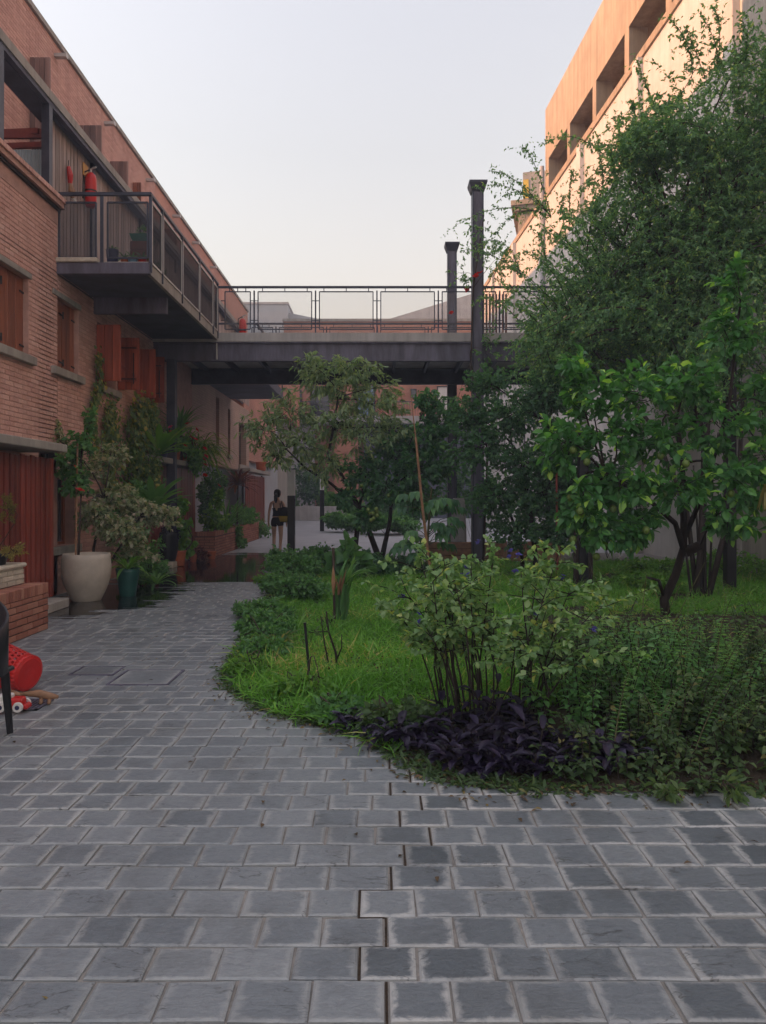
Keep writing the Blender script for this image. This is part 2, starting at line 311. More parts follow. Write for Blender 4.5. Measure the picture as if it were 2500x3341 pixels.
M['grass'] = leafmat('grass_blade', [(0, (0.093, 0.256, 0.033)), (0.5, (0.158, 0.405, 0.050)), (0.85, (0.257, 0.531, 0.083)), (0.97, (0.443, 0.531, 0.125)), (1, (0.584, 0.493, 0.187))], 0.5, 0.35)
M['l_litter'] = leafmat('litter_leaf', [(0, (0.05, 0.035, 0.02)), (0.6, (0.13, 0.08, 0.04)), (1, (0.26, 0.20, 0.07))], 0.7, 0.1)
M['f_red'] = leafmat('red_petal', [(0, (0.50, 0.01, 0.012)), (1, (0.75, 0.04, 0.03))], 0.5)
M['f_blue'] = leafmat('blue_petal', [(0, (0.06, 0.05, 0.42)), (1, (0.16, 0.14, 0.62))], 0.5)
M['f_white'] = leafmat('pale_petal', [(0, (0.6, 0.42, 0.36)), (1, (0.7, 0.62, 0.52))], 0.5)
M['f_pink'] = leafmat('magenta_petal', [(0, (0.45, 0.01, 0.10)), (1, (0.6, 0.03, 0.16))], 0.5)
M['fruit'] = plain('green_fruit', (0.11, 0.17, 0.035), 0.4, 0.25, 6, 0.1, 80)
M['fruit_y'] = plain('yellow_green_fruit', (0.17, 0.24, 0.055), 0.4, 0.2, 6, 0.1, 80)

# ------------------------------------------------------------------ geometry helpers
WPOS = {}
class MB:
    def __init__(s): s.v = []; s.f = []; s.r = []; s.uv = None; s.cur = 0.5
    def add(s, vs, fs):
        o = len(s.v); s.v += [tuple(p) for p in vs]; s.f += [tuple(i+o for i in f) for f in fs]; s.r += [s.cur]*len(vs); return s
    def box(s, x0, x1, y0, y1, z0, z1):
        return s.add([(x0,y0,z0),(x1,y0,z0),(x1,y1,z0),(x0,y1,z0),(x0,y0,z1),(x1,y0,z1),(x1,y1,z1),(x0,y1,z1)],
                     [(0,3,2,1),(4,5,6,7),(0,1,5,4),(1,2,6,5),(2,3,7,6),(3,0,4,7)])
    def cbox(s, x0, x1, y0, y1, z0, z1, c=0.01):
        """box with chamfered edges"""
        vs, idx = [], {}
        X, Y, Z = (x0, x1), (y0, y1), (z0, z1)
        for i in (0,1):
            for j in (0,1):
                for k in (0,1):
                    sx, sy, sz = (1-2*i)*c, (1-2*j)*c, (1-2*k)*c
                    for a, p in enumerate(((X[i], Y[j]+sy, Z[k]+sz), (X[i]+sx, Y[j], Z[k]+sz), (X[i]+sx, Y[j]+sy, Z[k]))):
                        idx[(i,j,k,a)] = len(vs); vs.append(p)
        F = []
        g = idx
        for i in (0,1): F.append([g[(i,0,0,0)], g[(i,1,0,0)], g[(i,1,1,0)], g[(i,0,1,0)]][::(1 if i else -1)])
        for j in (0,1): F.append([g[(0,j,0,1)], g[(1,j,0,1)], g[(1,j,1,1)], g[(0,j,1,1)]][::(-1 if j else 1)])
        for k in (0,1): F.append([g[(0,0,k,2)], g[(1,0,k,2)], g[(1,1,k,2)], g[(0,1,k,2)]][::(1 if k else -1)])
        for a in (0,1):
            for b in (0,1):
                F.append([g[(a,b,0,0)], g[(a,b,1,0)], g[(a,b,1,1)], g[(a,b,0,1)]])
                F.append([g[(a,0,b,0)], g[(a,1,b,0)], g[(a,1,b,2)], g[(a,0,b,2)]])
                F.append([g[(0,a,b,1)], g[(1,a,b,1)], g[(1,a,b,2)], g[(0,a,b,2)]])
                for c2 in (0,1): pass
        for i in (0,1):
            for j in (0,1):
                for k in (0,1): F.append([g[(i,j,k,0)], g[(i,j,k,1)], g[(i,j,k,2)]])
        return s.add(vs, F)
    def bar(s, a, b, w, h=None):
        """rectangular bar between two points"""
        a, b = Vector(a), Vector(b); h = h or w
        d = (b-a).normalized(); up = Vector((0,0,1)) if abs(d.z) < 0.95 else Vector((0,1,0))
        sx = d.cross(up).normalized()*w/2; sy = sx.cross(d).normalized()*h/2
        vs = [p+i*sx+j*sy for p in (a,b) for i,j in ((-1,-1),(1,-1),(1,1),(-1,1))]
        return s.add(vs, [(0,1,2,3),(7,6,5,4),(0,4,5,1),(1,5,6,2),(2,6,7,3),(3,7,4,0)])
    def tube(s, pts, rad, n=6):
        pts = [Vector(p) for p in pts]
        if not hasattr(rad, '__len__'): rad = [rad]*len(pts)
        rings = []; o = len(s.v); prev = None
        for i, p in enumerate(pts):
            d = (pts[min(i+1,len(pts)-1)] - pts[max(i-1,0)]).normalized()
            if prev is None:
                prev = d.cross(Vector((0,0,1)) if abs(d.z) < 0.9 else Vector((1,0,0))).normalized()
            sx = (prev - d*prev.dot(d)).normalized(); sy = d.cross(sx); prev = sx
            for k in range(n):
                t = 2*math.pi*k/n; s.v.append(tuple(p + (sx*math.cos(t)+sy*math.sin(t))*rad[i])); s.r.append(s.cur)
        for i in range(len(pts)-1):
            for k in range(n):
                s.f.append((o+i*n+k, o+i*n+(k+1)%n, o+(i+1)*n+(k+1)%n, o+(i+1)*n+k))
        s.f.append(tuple(o+k for k in range(n))[::-1]); s.f.append(tuple(o+(len(pts)-1)*n+k for k in range(n)))
        return s
    def lathe(s, prof, c, n=24):
        o = len(s.v)
        for r, z in prof:
            for k in range(n):
                t = 2*math.pi*k/n; s.v.append((c[0]+r*math.cos(t), c[1]+r*math.sin(t), c[2]+z)); s.r.append(s.cur)
        for i in range(len(prof)-1):
            for k in range(n): s.f.append((o+i*n+k, o+i*n+(k+1)%n, o+(i+1)*n+(k+1)%n, o+(i+1)*n+k))
        s.f.append(tuple(o+k for k in range(n))[::-1]); s.f.append(tuple(o+(len(prof)-1)*n+k for k in range(n)))
        return s
    def rot(s, ang, c, axis='Z'):
        m = Matrix.Translation(c) @ Matrix.Rotation(ang, 4, axis) @ Matrix.Translation(-Vector(c))
        s.v = [tuple(m @ Vector(p)) for p in s.v]; return s
def link(o, parent=None, loc=None):
    """objects built in world coordinates; loc: world position of a mesh built round its own origin"""
    col.objects.link(o)
    w = Vector(loc) if loc is not None else Vector((0,0,0))
    if parent is not None:
        o.parent = parent; o.location = w - WPOS[parent.as_pointer()]
    else: o.location = w
    WPOS[o.as_pointer()] = w
    return o
def mesh_of(name, mb, mat, smooth=False):
    me = bpy.data.meshes.new(name); me.from_pydata(mb.v, [], mb.f)
    a = me.attributes.new('rnd', 'FLOAT', 'POINT'); a.data.foreach_set('value', np.array(mb.r, dtype=np.float32))
    if mat is not None: me.materials.append(mat)
    if smooth: me.polygons.foreach_set('use_smooth', [True]*len(me.polygons))
    me.update(); return me
def obj(name, mb, mat, parent=None, smooth=False, loc=None, kind=None):
    if isinstance(mat, str): mat = M[mat]
    me = mb if isinstance(mb, bpy.types.Mesh) else mesh_of(name, mb, mat, smooth)
    o = bpy.data.objects.new(name, me); link(o, parent, loc)
    if kind: o['kind'] = kind
    return o
def tag(o, label, cat, group=None):
    o['label'] = label; o['category'] = cat
    if group: o['group'] = group
    return o
def thing(name, label, cat, loc=(0,0,0), group=None):
    o = bpy.data.objects.new(name, None); o.empty_display_size = 0.2; link(o, None, loc)
    return tag(o, label, cat, group)
def struct(o): o['kind'] = 'structure'; return o
def np_mesh(name, V, T, rnd, mat, nside=3):
    me = bpy.data.meshes.new(name); nv, nf = len(V), len(T)
    me.vertices.add(nv); me.vertices.foreach_set('co', np.asarray(V, np.float32).ravel())
    me.loops.add(nf*nside); me.loops.foreach_set('vertex_index', np.asarray(T, np.int32).ravel())
    me.polygons.add(nf); me.polygons.foreach_set('loop_start', np.arange(0, nf*nside, nside, dtype=np.int32))
    a = me.attributes.new('rnd', 'FLOAT', 'POINT'); a.data.foreach_set('value', np.asarray(rnd, np.float32))
    if mat is not None: me.materials.append(mat)
    me.update(calc_edges=True); return me
def unit(a): return a/np.maximum(np.linalg.norm(a, axis=-1, keepdims=True), 1e-9)
def leaf_arrays(P, D, Nn, L, W, rnd, fold=0.22, droop=0.15, pos=0.45, simple=False):
    D = unit(D); S = unit(np.cross(D, Nn)); N2 = np.cross(S, D)
    L = L[:,None]; W = W[:,None]
    a = P + D*L*pos + S*W*0.5 + N2*W*fold; b = P + D*L*pos - S*W*0.5 + N2*W*fold
    t = P + D*L - N2*L*droop; n = len(P)
    if simple:
        V = np.stack([P, a, t, b], 1).reshape(-1, 3); i = np.arange(n)[:,None]*4
        T = np.concatenate([i+[[0,2,1]], i+[[0,3,2]]], 1).reshape(-1, 3); return V, T, np.repeat(rnd, 4)
    m = P + D*L*pos
    a2 = P + D*L*(pos+0.3) + S*W*0.36 + N2*(W*fold*0.7-L*droop*0.4); b2 = P + D*L*(pos+0.3) - S*W*0.36 + N2*(W*fold*0.7-L*droop*0.4)
    m2 = P + D*L*(pos+0.3) - N2*L*droop*0.4
    V = np.stack([P, a, m, b, a2, m2, b2, t], 1).reshape(-1, 3); i = np.arange(n)[:,None]*8
    T = np.concatenate([i+[[0,2,1]], i+[[0,3,2]], i+[[1,2,5]], i+[[1,5,4]], i+[[2,3,6]], i+[[2,6,5]], i+[[4,5,7]], i+[[5,6,7]]], 1).reshape(-1, 3)
    return V, T, np.repeat(rnd, 8)
class LeafBag:
    def __init__(s): s.V = []; s.T = []; s.r = []; s.n = 0
    def put(s, V, T, r): s.V.append(V); s.T.append(T+s.n); s.r.append(r); s.n += len(V)
    def leaves(s, P, D, Nn, L, W, rnd, **k):
        P = np.atleast_2d(P); n = len(P)
        L = np.broadcast_to(L, (n,)).astype(float); W = np.broadcast_to(W, (n,)).astype(float); rnd = np.broadcast_to(rnd, (n,)).astype(float)
        s.put(*leaf_arrays(P, np.broadcast_to(D, (n,3)).astype(float), np.broadcast_to(Nn, (n,3)).astype(float), L, W, rnd, **k))
    def strap(s, p, d, L, w, bend=0.6, rnd=0.5, seg=7, taper=1.0, wmax=0.35, fold=0.15):
        """one long curved blade that arches over"""
        d = Vector(d).normalized(); p = Vector(p); side = d.cross(Vector((0,0,1)))
        if side.length < 1e-3: side = Vector((1,0,0))
        side.normalize(); V = []; q = p.copy(); dd = d.copy()
        for i in range(seg+1):
            t = i/seg
            ww = w*(0.35+0.65*min(1, t/wmax))*(1-max(0, (t-wmax)/(1-wmax))**1.8*taper) + 0.0008
            up = side.cross(dd).normalized()
            V += [q - side*ww/2 + up*ww*fold, q, q + side*ww/2 + up*ww*fold]
            q = q + dd*L/seg
            dd = (dd + Vector((0,0,-1))*bend/seg*(0.4+1.2*t)).normalized()
        T = []
        for i in range(seg):
            for k in (0,1):
                a = i*3+k; T += [(a, a+1, a+4), (a, a+4, a+3)]
        s.put(np.array([tuple(v) for v in V]), np.array(T), np.full(len(V), rnd))
    def mesh(s, name, mat): return np_mesh(name, np.concatenate(s.V), np.concatenate(s.T), np.concatenate(s.r), M[mat])
    def obj(s, name, mat, parent=None, kind=None): return obj(name, s.mesh(name, mat), None, parent, kind=kind)
def in_ball(n, c, r, shell=0.45):
    u = unit(rng.normal(size=(n,3))); k = shell + (1-shell)*rng.random((n,1))**0.6
    return np.asarray(c) + u*k*np.asarray(r)
def bezier(a, b, n=6, sag=0.0, jit=0.0):
    a, b = Vector(a), Vector(b); out = []
    j = Vector(rng.normal(size=3))*jit
    for i in range(n+1):
        t = i/n; out.append(a.lerp(b, t) + Vector((0,0,1))*sag*4*t*(1-t) + j*math.sin(math.pi*t))
    return out
def twig_leaves(bag, s, e, per, L, W, droop, upness, t0=0.25, simple=False, young=0.0, rlo=0.0, rhi=0.9, spread=0.8, **kw):
    """leaves along straight twigs s->e (arrays n,3)"""
    n = len(s); t = t0 + (1-t0)*rng.random((n, per)); dirn = unit(e-s)
    P = (s[:,None]*(1-t[...,None]) + e[:,None]*t[...,None]).reshape(-1, 3)
    D = np.repeat(dirn, per, 0)*0.6 + rng.normal(size=(n*per,3))*spread*0.7 + np.array([0,0,-droop])
    Nn = np.array([0,0,upness]) + rng.normal(size=(n*per,3))*0.45
    k = 0.65 + 0.7*rng.random(n*per)
    r = rlo + (rhi-rlo)*np.clip(rng.normal(0.46, 0.28, n*per), 0, 0.94)
    if young:
        q = (rng.random(n*per) < young*t.ravel()**2); r = np.where(q, 0.85+0.15*rng.random(n*per), r)
    bag.leaves(P, D, Nn, L*k, W*k, r, simple=simple, **kw)
def plant(name, label, cat, base, clusters, leaf, trunks=(), bark='bark', group=None, sprays=(), twig_r=0.004, limb_r=0.02, limb_from=None, sag=0.1, stem_name='trunk', leaf_name='crown', loc=None):
    """woody plant: tapered trunks, limbs to each foliage cluster, twigs, leaf blades"""
    root = thing(name, label, cat, loc or base, group)
    tr = MB(); bag = LeafBag(); l = dict(leaf); mat = l.pop('mat'); nt = l.pop('twigs'); per = l.pop('per')
    for pts, r0, r1 in trunks:
        k = len(pts); tr.tube(pts, [r0+(r1-r0)*i/(k-1) for i in range(k)], 8)
    starts = [Vector(p) for pts, _, _ in trunks for p in pts[len(pts)//2:]] or [Vector(base)]
    if limb_from: starts = [Vector(p) for p in limb_from]
    for cl in clusters:
        c, r = cl[0], cl[1]; n = int(nt*(cl[2] if len(cl) > 2 else 1))
        st = min(starts, key=lambda p: (p-Vector(c)).length)
        pts = bezier(st, c, 5, sag, 0.08); tr.tube(pts, [limb_r*(1-0.7*i/5) for i in range(6)], 5)
        e = in_ball(n, c, r); pc = np.array([tuple(p) for p in pts[2:]])
        s = pc[rng.integers(0, len(pc), n)]
        s = s*0.45 + (np.asarray(c) + (e-np.asarray(c))*0.35)*0.55
        for i in range(0, n, 2): tr.tube([s[i], (s[i]+e[i])/2 + rng.normal(size=3)*0.03, e[i]], [twig_r*1.4, twig_r, twig_r*0.4], 3)
        twig_leaves(bag, s, e, per, **l)
    for pts in sprays:
        p = np.array([tuple(x) for x in pts]); tr.tube(pts, [twig_r*1.8*(1-0.75*i/(len(pts)-1)) for i in range(len(pts))], 4)
        ll = dict(l); ll['t0'] = 0.0
        twig_leaves(bag, p[:-1], p[1:], max(4, per//2), **ll)
        k = len(p)-1
        side = rng.normal(size=(k*2,3))*0.16; s2 = np.repeat(p[1:], 2, 0)
        twig_leaves(bag, s2, s2+side+[0,0,-0.04], max(3, per//3), **ll)
    if tr.v: obj(stem_name, tr, bark, root, smooth=True, kind='stuff' if stem_name == 'stem' else None)
    bag.obj(leaf_name, mat, root)
    return root
FL = {}
def flower(parent, p, size, mat, petals=5):
    key = (mat, petals, round(size, 3))
    if key not in FL:
        b = LeafBag()
        for ring, tilt in ((1.0, 0.45), (0.7, 1.1)):
            for k in range(petals):
                t = 2*math.pi*(k+0.5*(ring < 1))/petals; d = np.array([math.cos(t), math.sin(t), tilt])
                b.leaves(np.zeros((1,3)), d, np.array([-math.cos(t)*tilt, -math.sin(t)*tilt, 1.0]), size*ring*0.55, size*0.5*ring, rng.random(), pos=0.6)
        FL[key] = b.mesh('flower', mat)
    o = obj('flower', FL[key], None, parent, loc=p)
    o.rotation_euler = (random.uniform(-0.9, 0.9), random.uniform(-0.9, 0.9), random.uniform(0, 6)); return o
FR = {}
def fruit(parent, p, r, mat='fruit'):
    if mat not in FR:
        m = MB(); n = 9; m.lathe([(max(0.02, math.sin(math.pi*i/n)), -math.cos(math.pi*i/n)*1.06) for i in range(n+1)], (0,0,0), 12); FR[mat] = mesh_of('fruit', m, M[mat], True)
    o = obj('fruit', FR[mat], None, parent, loc=p); o.scale = (r, r, r); return o
def pot(name, label, cat, c, r0, r1, h, mat, group=None, wall=0.02, belly=None, n=28):
    """hollow pot with rim, soil inside"""
    root = thing(name, label, cat, c, group)
    prof = [(r0*0.96, 0), (r0, 0.01)]
    for i in range(1, 9):
        t = i/8; r = r0+(r1-r0)*t + (belly or 0)*math.sin(math.pi*t)
        prof.append((r, 0.01+(h-0.01)*t))
    prof += [(prof[-1][0]-wall, h), (prof[-1][0]-wall-0.005, h*0.9)]
    obj('body', MB().lathe(prof, c, n), mat, root, smooth=False)
    for p in root.children:
        p.data.polygons.foreach_set('use_smooth', [len(q.vertices) == 4 for q in p.data.polygons])
    obj('soil', MB().lathe([(0.01, h*0.88), (r1-wall-0.006, h*0.87)], c, n), 'soil', root)
    return root
def poly_inside(x, y, poly):
    c = False; j = len(poly)-1
    for i in range(len(poly)):
        xi, yi = poly[i]; xj, yj = poly[j]
        if (yi > y) != (yj > y) and x < (xj-xi)*(y-yi)/(yj-yi)+xi: c = not c
        j = i
    return c
def poly_dist(x, y, poly):
    best = 1e9
    for i in range(len(poly)):
        a = Vector(poly[i]); b = Vector(poly[i-1]); p = Vector((x, y)); ab = b-a
        t = max(0, min(1, (p-a).dot(ab)/max(ab.dot(ab), 1e-9))); best = min(best, (p-(a+ab*t)).length)
    return best
def px_area(x, y, z): return 1.0/max(y, 0.5)**2

# ------------------------------------------------------------------ ground, paving, bed, puddle
def seen(x, y, z, pad=30):
    if y < 0.5: return False
    u = 1240 + x*2450/y; v = 1625 - (z-1.5)*2450/y
    return -pad < u < 2500+pad and -pad < v < 3341+pad
BED = [(9, 3.86), (2.2, 3.84), (0.87, 3.82), (0.34, 3.95), (-0.135, 4.72), (-0.76, 5.22), (-1.12, 5.8), (-1.27, 6.4), (-1.36, 7.2), (-1.42, 8.2),
       (-1.54, 9.6), (-1.75, 12), (-1.95, 14), (-2.05, 16.6), (-1.2, 17.1), (0.6, 16.9), (2.0, 17.2), (4.0, 17.0), (9, 17.0)]
struct(obj('ground', MB().add([(-400,-100,-0.13),(400,-100,-0.13),(400,900,-0.13),(-400,900,-0.13)], [(0,1,2,3)]), 'earth'))
struct(obj('plaza', MB().box(-7, 8.2, 20.6, 58, -0.1, 0.0), 'plaza'))
path = struct(obj('paved_path', MB().box(-5.0, 9, -1.0, 21.2, -0.11, -0.009), 'joint'))
stones = []; joints = []
SEAM = {3: 0.016, 4: -0.07, 5: 0.017, 6: -0.08, 7: 0.04, 8: 0.10, 9: 0.22, 10: 0.09, 11: 0.20}     # crooked open joint; slate right of it painted darker for duller reflection
y = 1.62; row = 0
while y < 20.6:
    dep = random.uniform(0.172, 0.192) if y < 9 else 0.182
    cut = SEAM.get(row, 0.05+0.11*(row % 2)); spans = []
    x = cut
    while x < 4.2:
        w = random.uniform(0.19, 0.25) if y < 9 else random.uniform(0.2, 0.235)
        spans.append((x + (0.007 if x == cut and y < 4.6 else 0), w - (0.007 if x == cut and y < 4.6 else 0), 1)); x += w
    x = cut
    while x > -4.95:
        w = random.uniform(0.185, 0.245) if y < 9 else random.uniform(0.2, 0.235)
        x -= w; spans.append((x, w, 0))
    for x, w, side in spans:
        cx, cy = x+w/2, y+dep/2
        if seen(cx, cy, 0, 700) and not (poly_inside(cx, cy, BED) and poly_dist(cx, cy, BED) > 0.22):
            stones.append((x, y, w, dep, side))
    if y < 4.4:
        joints.append((cut, y, dep, SEAM.get(row+1, 0.05+0.11*((row+1) % 2))))
    y += dep; row += 1
def stone_geo(mb, uvs, x, y, w, d, side=0, g=0.0045):
    mb.cur = min(1, max(0, random.gauss(0.34 if side else 0.58, 0.12)))  # right side darker: its weaker reflected light is put into the base colour
    j = lambda a: random.uniform(-a, a)
    z = j(0.0022); tx, ty = j(0.004), j(0.004)
    c = [(x+g+j(.004), y+g+j(.003)), (x+w-g+j(.004), y+g+j(.003)), (x+w-g+j(.004), y+d-g+j(.003)), (x+g+j(.004), y+d-g+j(.003))]
    cx, cy = x+w/2, y+d/2
    zz = lambda p: z + tx*(p[0]-cx)/w + ty*(p[1]-cy)/d
    e = 0.008
    ins = [(p[0]+(e if p[0] < cx else -e), p[1]+(e if p[1] < cy else -e)) for p in c]
    vs = [(p[0], p[1], -0.05) for p in c] + [(p[0], p[1], zz(p)-0.004) for p in c] + [(p[0], p[1], zz(p)) for p in ins]
    fs = [(8,9,10,11)] + [(k, (k+1) % 4, 4+(k+1) % 4, 4+k) for k in range(4)] + [(4+k, 4+(k+1) % 4, 8+(k+1) % 4, 8+k) for k in range(4)]
    mb.add(vs, fs)
    uvs += [((p[0]-x)/w, (p[1]-y)/d) for p in vs]
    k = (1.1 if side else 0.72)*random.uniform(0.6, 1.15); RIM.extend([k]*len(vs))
RIM = []
def stone_mesh(name, lst):
    mb = MB(); uvs = []; RIM.clear()
    for s in lst: stone_geo(mb, uvs, *s)
    me = mesh_of(name, mb, M['slate'])
    ra = me.attributes.new('rim', 'FLOAT', 'POINT'); ra.data.foreach_set('value', np.array(RIM, np.float32))
    u = me.uv_layers.new(name='UVMap'); li = np.zeros(len(me.loops), np.int32); me.loops.foreach_get('vertex_index', li)
    u.data.foreach_set('uv', np.array(uvs, np.float32)[li].ravel()); return me
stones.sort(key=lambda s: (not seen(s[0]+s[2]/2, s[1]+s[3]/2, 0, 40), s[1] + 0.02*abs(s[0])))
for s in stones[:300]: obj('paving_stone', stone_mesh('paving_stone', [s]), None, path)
for cut, y, dep, nxt in joints:
    m = MB(); m.box(cut+0.0, cut+0.008, y, y+dep, -0.0088, -0.0062)
    if random.random() < .6: m.box(min(cut, nxt), max(cut, nxt), y+dep-0.003, y+dep+0.003, -0.0086, -0.0056)
    obj('open_joint', m, 'soil', path)
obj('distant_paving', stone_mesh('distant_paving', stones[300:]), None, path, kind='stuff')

def soil_z(x, y):
    d = min(1.0, poly_dist(x, y, BED)/0.5)
    return 0.035*d + 0.03*d*mnoise.noise((x*0.9, y*0.9, 3.1)) + 0.004
mb = MB(); gx = np.arange(-2.3, 8.6, 0.11); gy = np.arange(3.6, 17.3, 0.11); idx = {}
for i, xx in enumerate(gx):
    for j, yy in enumerate(gy):
        ok = poly_inside(xx, yy, BED)
        if ok or poly_dist(xx, yy, BED) < 0.16:
            idx[(i,j)] = len(mb.v); 
            if ok: mb.v.append((xx, yy, soil_z(xx, yy)))
            else:
                bx, by, bd = xx, yy, 9
                for q in range(len(BED)):
                    A, B = Vector(BED[q]), Vector(BED[q-1]); t = max(0, min(1, (Vector((xx,yy))-A).dot(B-A)/max((B-A).dot(B-A), 1e-9))); pq = A+(B-A)*t
                    if (pq-Vector((xx,yy))).length < bd: bx, by, bd = pq.x, pq.y, (pq-Vector((xx,yy))).length
                mb.v.append((bx+0.03*mnoise.noise((bx*6, by*6, 1)), by+0.03*mnoise.noise((bx*6, by*6, 8)), 0.004))
            mb.r.append(0.5)
for (i,j) in list(idx):
    k = [(i,j),(i+1,j),(i+1,j+1),(i,j+1)]
    if all(q in idx for q in k): mb.f.append(tuple(idx[q] for q in k))
struct(obj('garden_soil', mb, 'soil', smooth=True))

# rain-like film of water left by hosing, along the planters
def wet(x, y):
    n = mnoise.fractal((x*0.55, y*1.3, 1.7), 1.0, 2.0, 4)*0.9 + mnoise.noise((x*1.0, y*8.0, 5.0))*0.85
    f = min((x+4.9)*1.5, (-1.75-x)*0.9 if y > 13.4 else (-3.1-x)*0.7+(y-10.4)*0.25, (y-9.5)*0.8, (24.0-y)*0.12 + 0.15 if y > 16 else 1.1)
    if y < 13.3: f = min(f, 0.35 + (-3.3-x)*0.9)
    return max(-1.2, min(1.1, f)) + n*0.9
mb = MB(); sx, sy = 0.05, 0.035; idx = {}
def wv(i, j):
    if (i,j) not in idx: idx[(i,j)] = len(mb.v); mb.v.append((-4.9+i*sx, 9.3+j*sy, 0.0042)); mb.r.append(0.5)
    return idx[(i,j)]
for i in range(int(3.5/sx)):
    for j in range(int(14.5/sy)):
        if wet(-4.9+(i+.5)*sx, 9.3+(j+.5)*sy) > 0.25 and 9.3+j*sy < 20.5:
            mb.f.append((wv(i,j), wv(i+1,j), wv(i+1,j+1), wv(i,j+1)))
struct(obj('puddle', mb, 'water'))

# ------------------------------------------------------------------ brick laying
BV = {}
def brick_mesh(w, h, d, mat, axis):
    key = (round(w,3), round(h,3), d, mat, axis)
    if key not in BV: BV[key] = []
    if len(BV[key]) >= 7 : return random.choice(BV[key])
    m = MB(); m.cur = min(1, max(0, random.gauss(0.5, 0.27))); e = 0.005
    j = lambda: random.uniform(-0.0025, 0.0025)
    B = [(-w/2,-h/2),(w/2,-h/2),(w/2,h/2),(-w/2,h/2)]; F = [(p[0]*(1-2*e/w)+j(), p[1]*(1-2*e/h)+j()) for p in B]
    if axis == 'X': vs = [(0, p[0], p[1]) for p in B] + [(d+j(), p[0], p[1]) for p in F]
    else: vs = [(p[0], 0, p[1]) for p in B] + [(p[0], -d+j(), p[1]) for p in F]
    m.add(vs, [(4,5,6,7)] + [(k, (k+1) % 4, 4+(k+1) % 4, 4+k) for k in range(4)])
    me = mesh_of('brick', m, M[mat]); BV[key].append(me); return me
def lay(parent, axis, const, u0, u1, z0, z1, holes=(), bw=0.25, bh=0.068, jt=0.010, d=0.0065, mat='brick', limit=300, header=False, stuff='distant_brickwork'):
    out = []; z = z0; row = 0
    while z + bh*0.6 < z1:
        h = min(bh, z1-z); u = u0 - (bw/2 if row % 2 else 0)
        while u < u1:
            a, b = max(u, u0), min(u+bw, u1)
            cuts = [(a, b)]
            for (h0, h1, hz0, hz1) in holes:
                if z+h > hz0+0.01 and z < hz1-0.01:
                    nc = []
                    for (p, q) in cuts:
                        if q <= h0 or p >= h1: nc.append((p, q)); continue
                        if p < h0: nc.append((p, h0))
                        if q > h1: nc.append((h1, q))
                    cuts = nc
            for p, q in cuts:
                if q-p > 0.04: out.append(((p+q)/2, z+h/2, q-p-jt, h-jt))
            u += bw
        z += bh; row += 1
    pos = lambda b: (const, b[0], b[1]) if axis == 'X' else (b[0], const, b[1])
    vis = [b for b in out if seen(*pos(b), pad=0)]; hid = [b for b in out if not seen(*pos(b), pad=0) and seen(*pos(b), pad=700)]
    vis.sort(key=lambda b: pos(b)[1])
    for b in vis[:limit]: obj('brick', brick_mesh(b[2], b[3], d, mat, axis), None, parent, loc=pos(b))
    rest = vis[limit:] + hid
    if rest:
        m = MB(); e = 0.005
        for (u, z, w, h) in rest:
            m.cur = min(1, max(0, random.gauss(0.5, 0.27)))
            B = [(u-w/2,z-h/2),(u+w/2,z-h/2),(u+w/2,z+h/2),(u-w/2,z+h/2)]; F = [(u+(p[0]-u)*(1-2*e/w), z+(p[1]-z)*(1-2*e/h)) for p in B]
            dd = d + random.uniform(-0.002, 0.002)
            vs = [(const, p[0], p[1]) for p in B]+[(const+dd, p[0], p[1]) for p in F] if axis == 'X' else [(p[0], const, p[1]) for p in B]+[(p[0], const-dd, p[1]) for p in F]
            m.add(vs, [(4,5,6,7)] + [(k, (k+1) % 4, 4+(k+1) % 4, 4+k) for k in range(4)])
        obj(stuff, m, mat, parent, kind='stuff')
def wall_x(x0, x1, us, zs, holes):
    """wall slab between planes x0..x1 split round its openings"""
    m = MB(); us = sorted(set(us + [h[i] for h in holes for i in (0,1)])); zs = sorted(set(zs + [h[i] for h in holes for i in (2,3)]))
    for a, b in zip(us, us[1:]):
        for c, d in zip(zs, zs[1:]):
            if any(h[0] <= (a+b)/2 <= h[1] and h[2] <= (c+d)/2 <= h[3] for h in holes): continue
            m.box(x0, x1, a, b, c, d)
    return m

# ------------------------------------------------------------------ brick apartment building on the left
bld = thing('brick_apartment_building', 'long red brick apartment building with wooden shutters and raised walkway', 'building', (-6, 12, 0))
WIN = [(9.35, 10.68, 3.52, 4.62), (11.5, 12.45, 3.52, 4.62), (13.28, 14.22, 3.52, 4.62), (15.45, 16.15, 3.52, 4.62), (7.6, 9.75, 2.28, 2.5)]
LOWW = [(11.0, 12.3, 0.75, 1.85)]
wall = obj('wall', wall_x(-5.3, -5.0, [4.0, 11.64], [0, 5.98], [w for w in WIN if w[1] < 11] + []), 'mortar', bld)
lay(wall, 'X', -5.0, 4.0, 11.64, 2.2, 5.72, [w for w in WIN if w[1] < 11], limit=300)
wall2 = obj('wall', wall_x(-5.3, -5.0, [11.64, 20.0], [0, 4.96], [w for w in WIN if w[0] > 11] + LOWW), 'mortar', bld)
lay(wall2, 'X', -5.0, 11.64, 18.4, 0.4, 4.95, [w for w in WIN if w[0] > 11] + LOWW, limit=300)
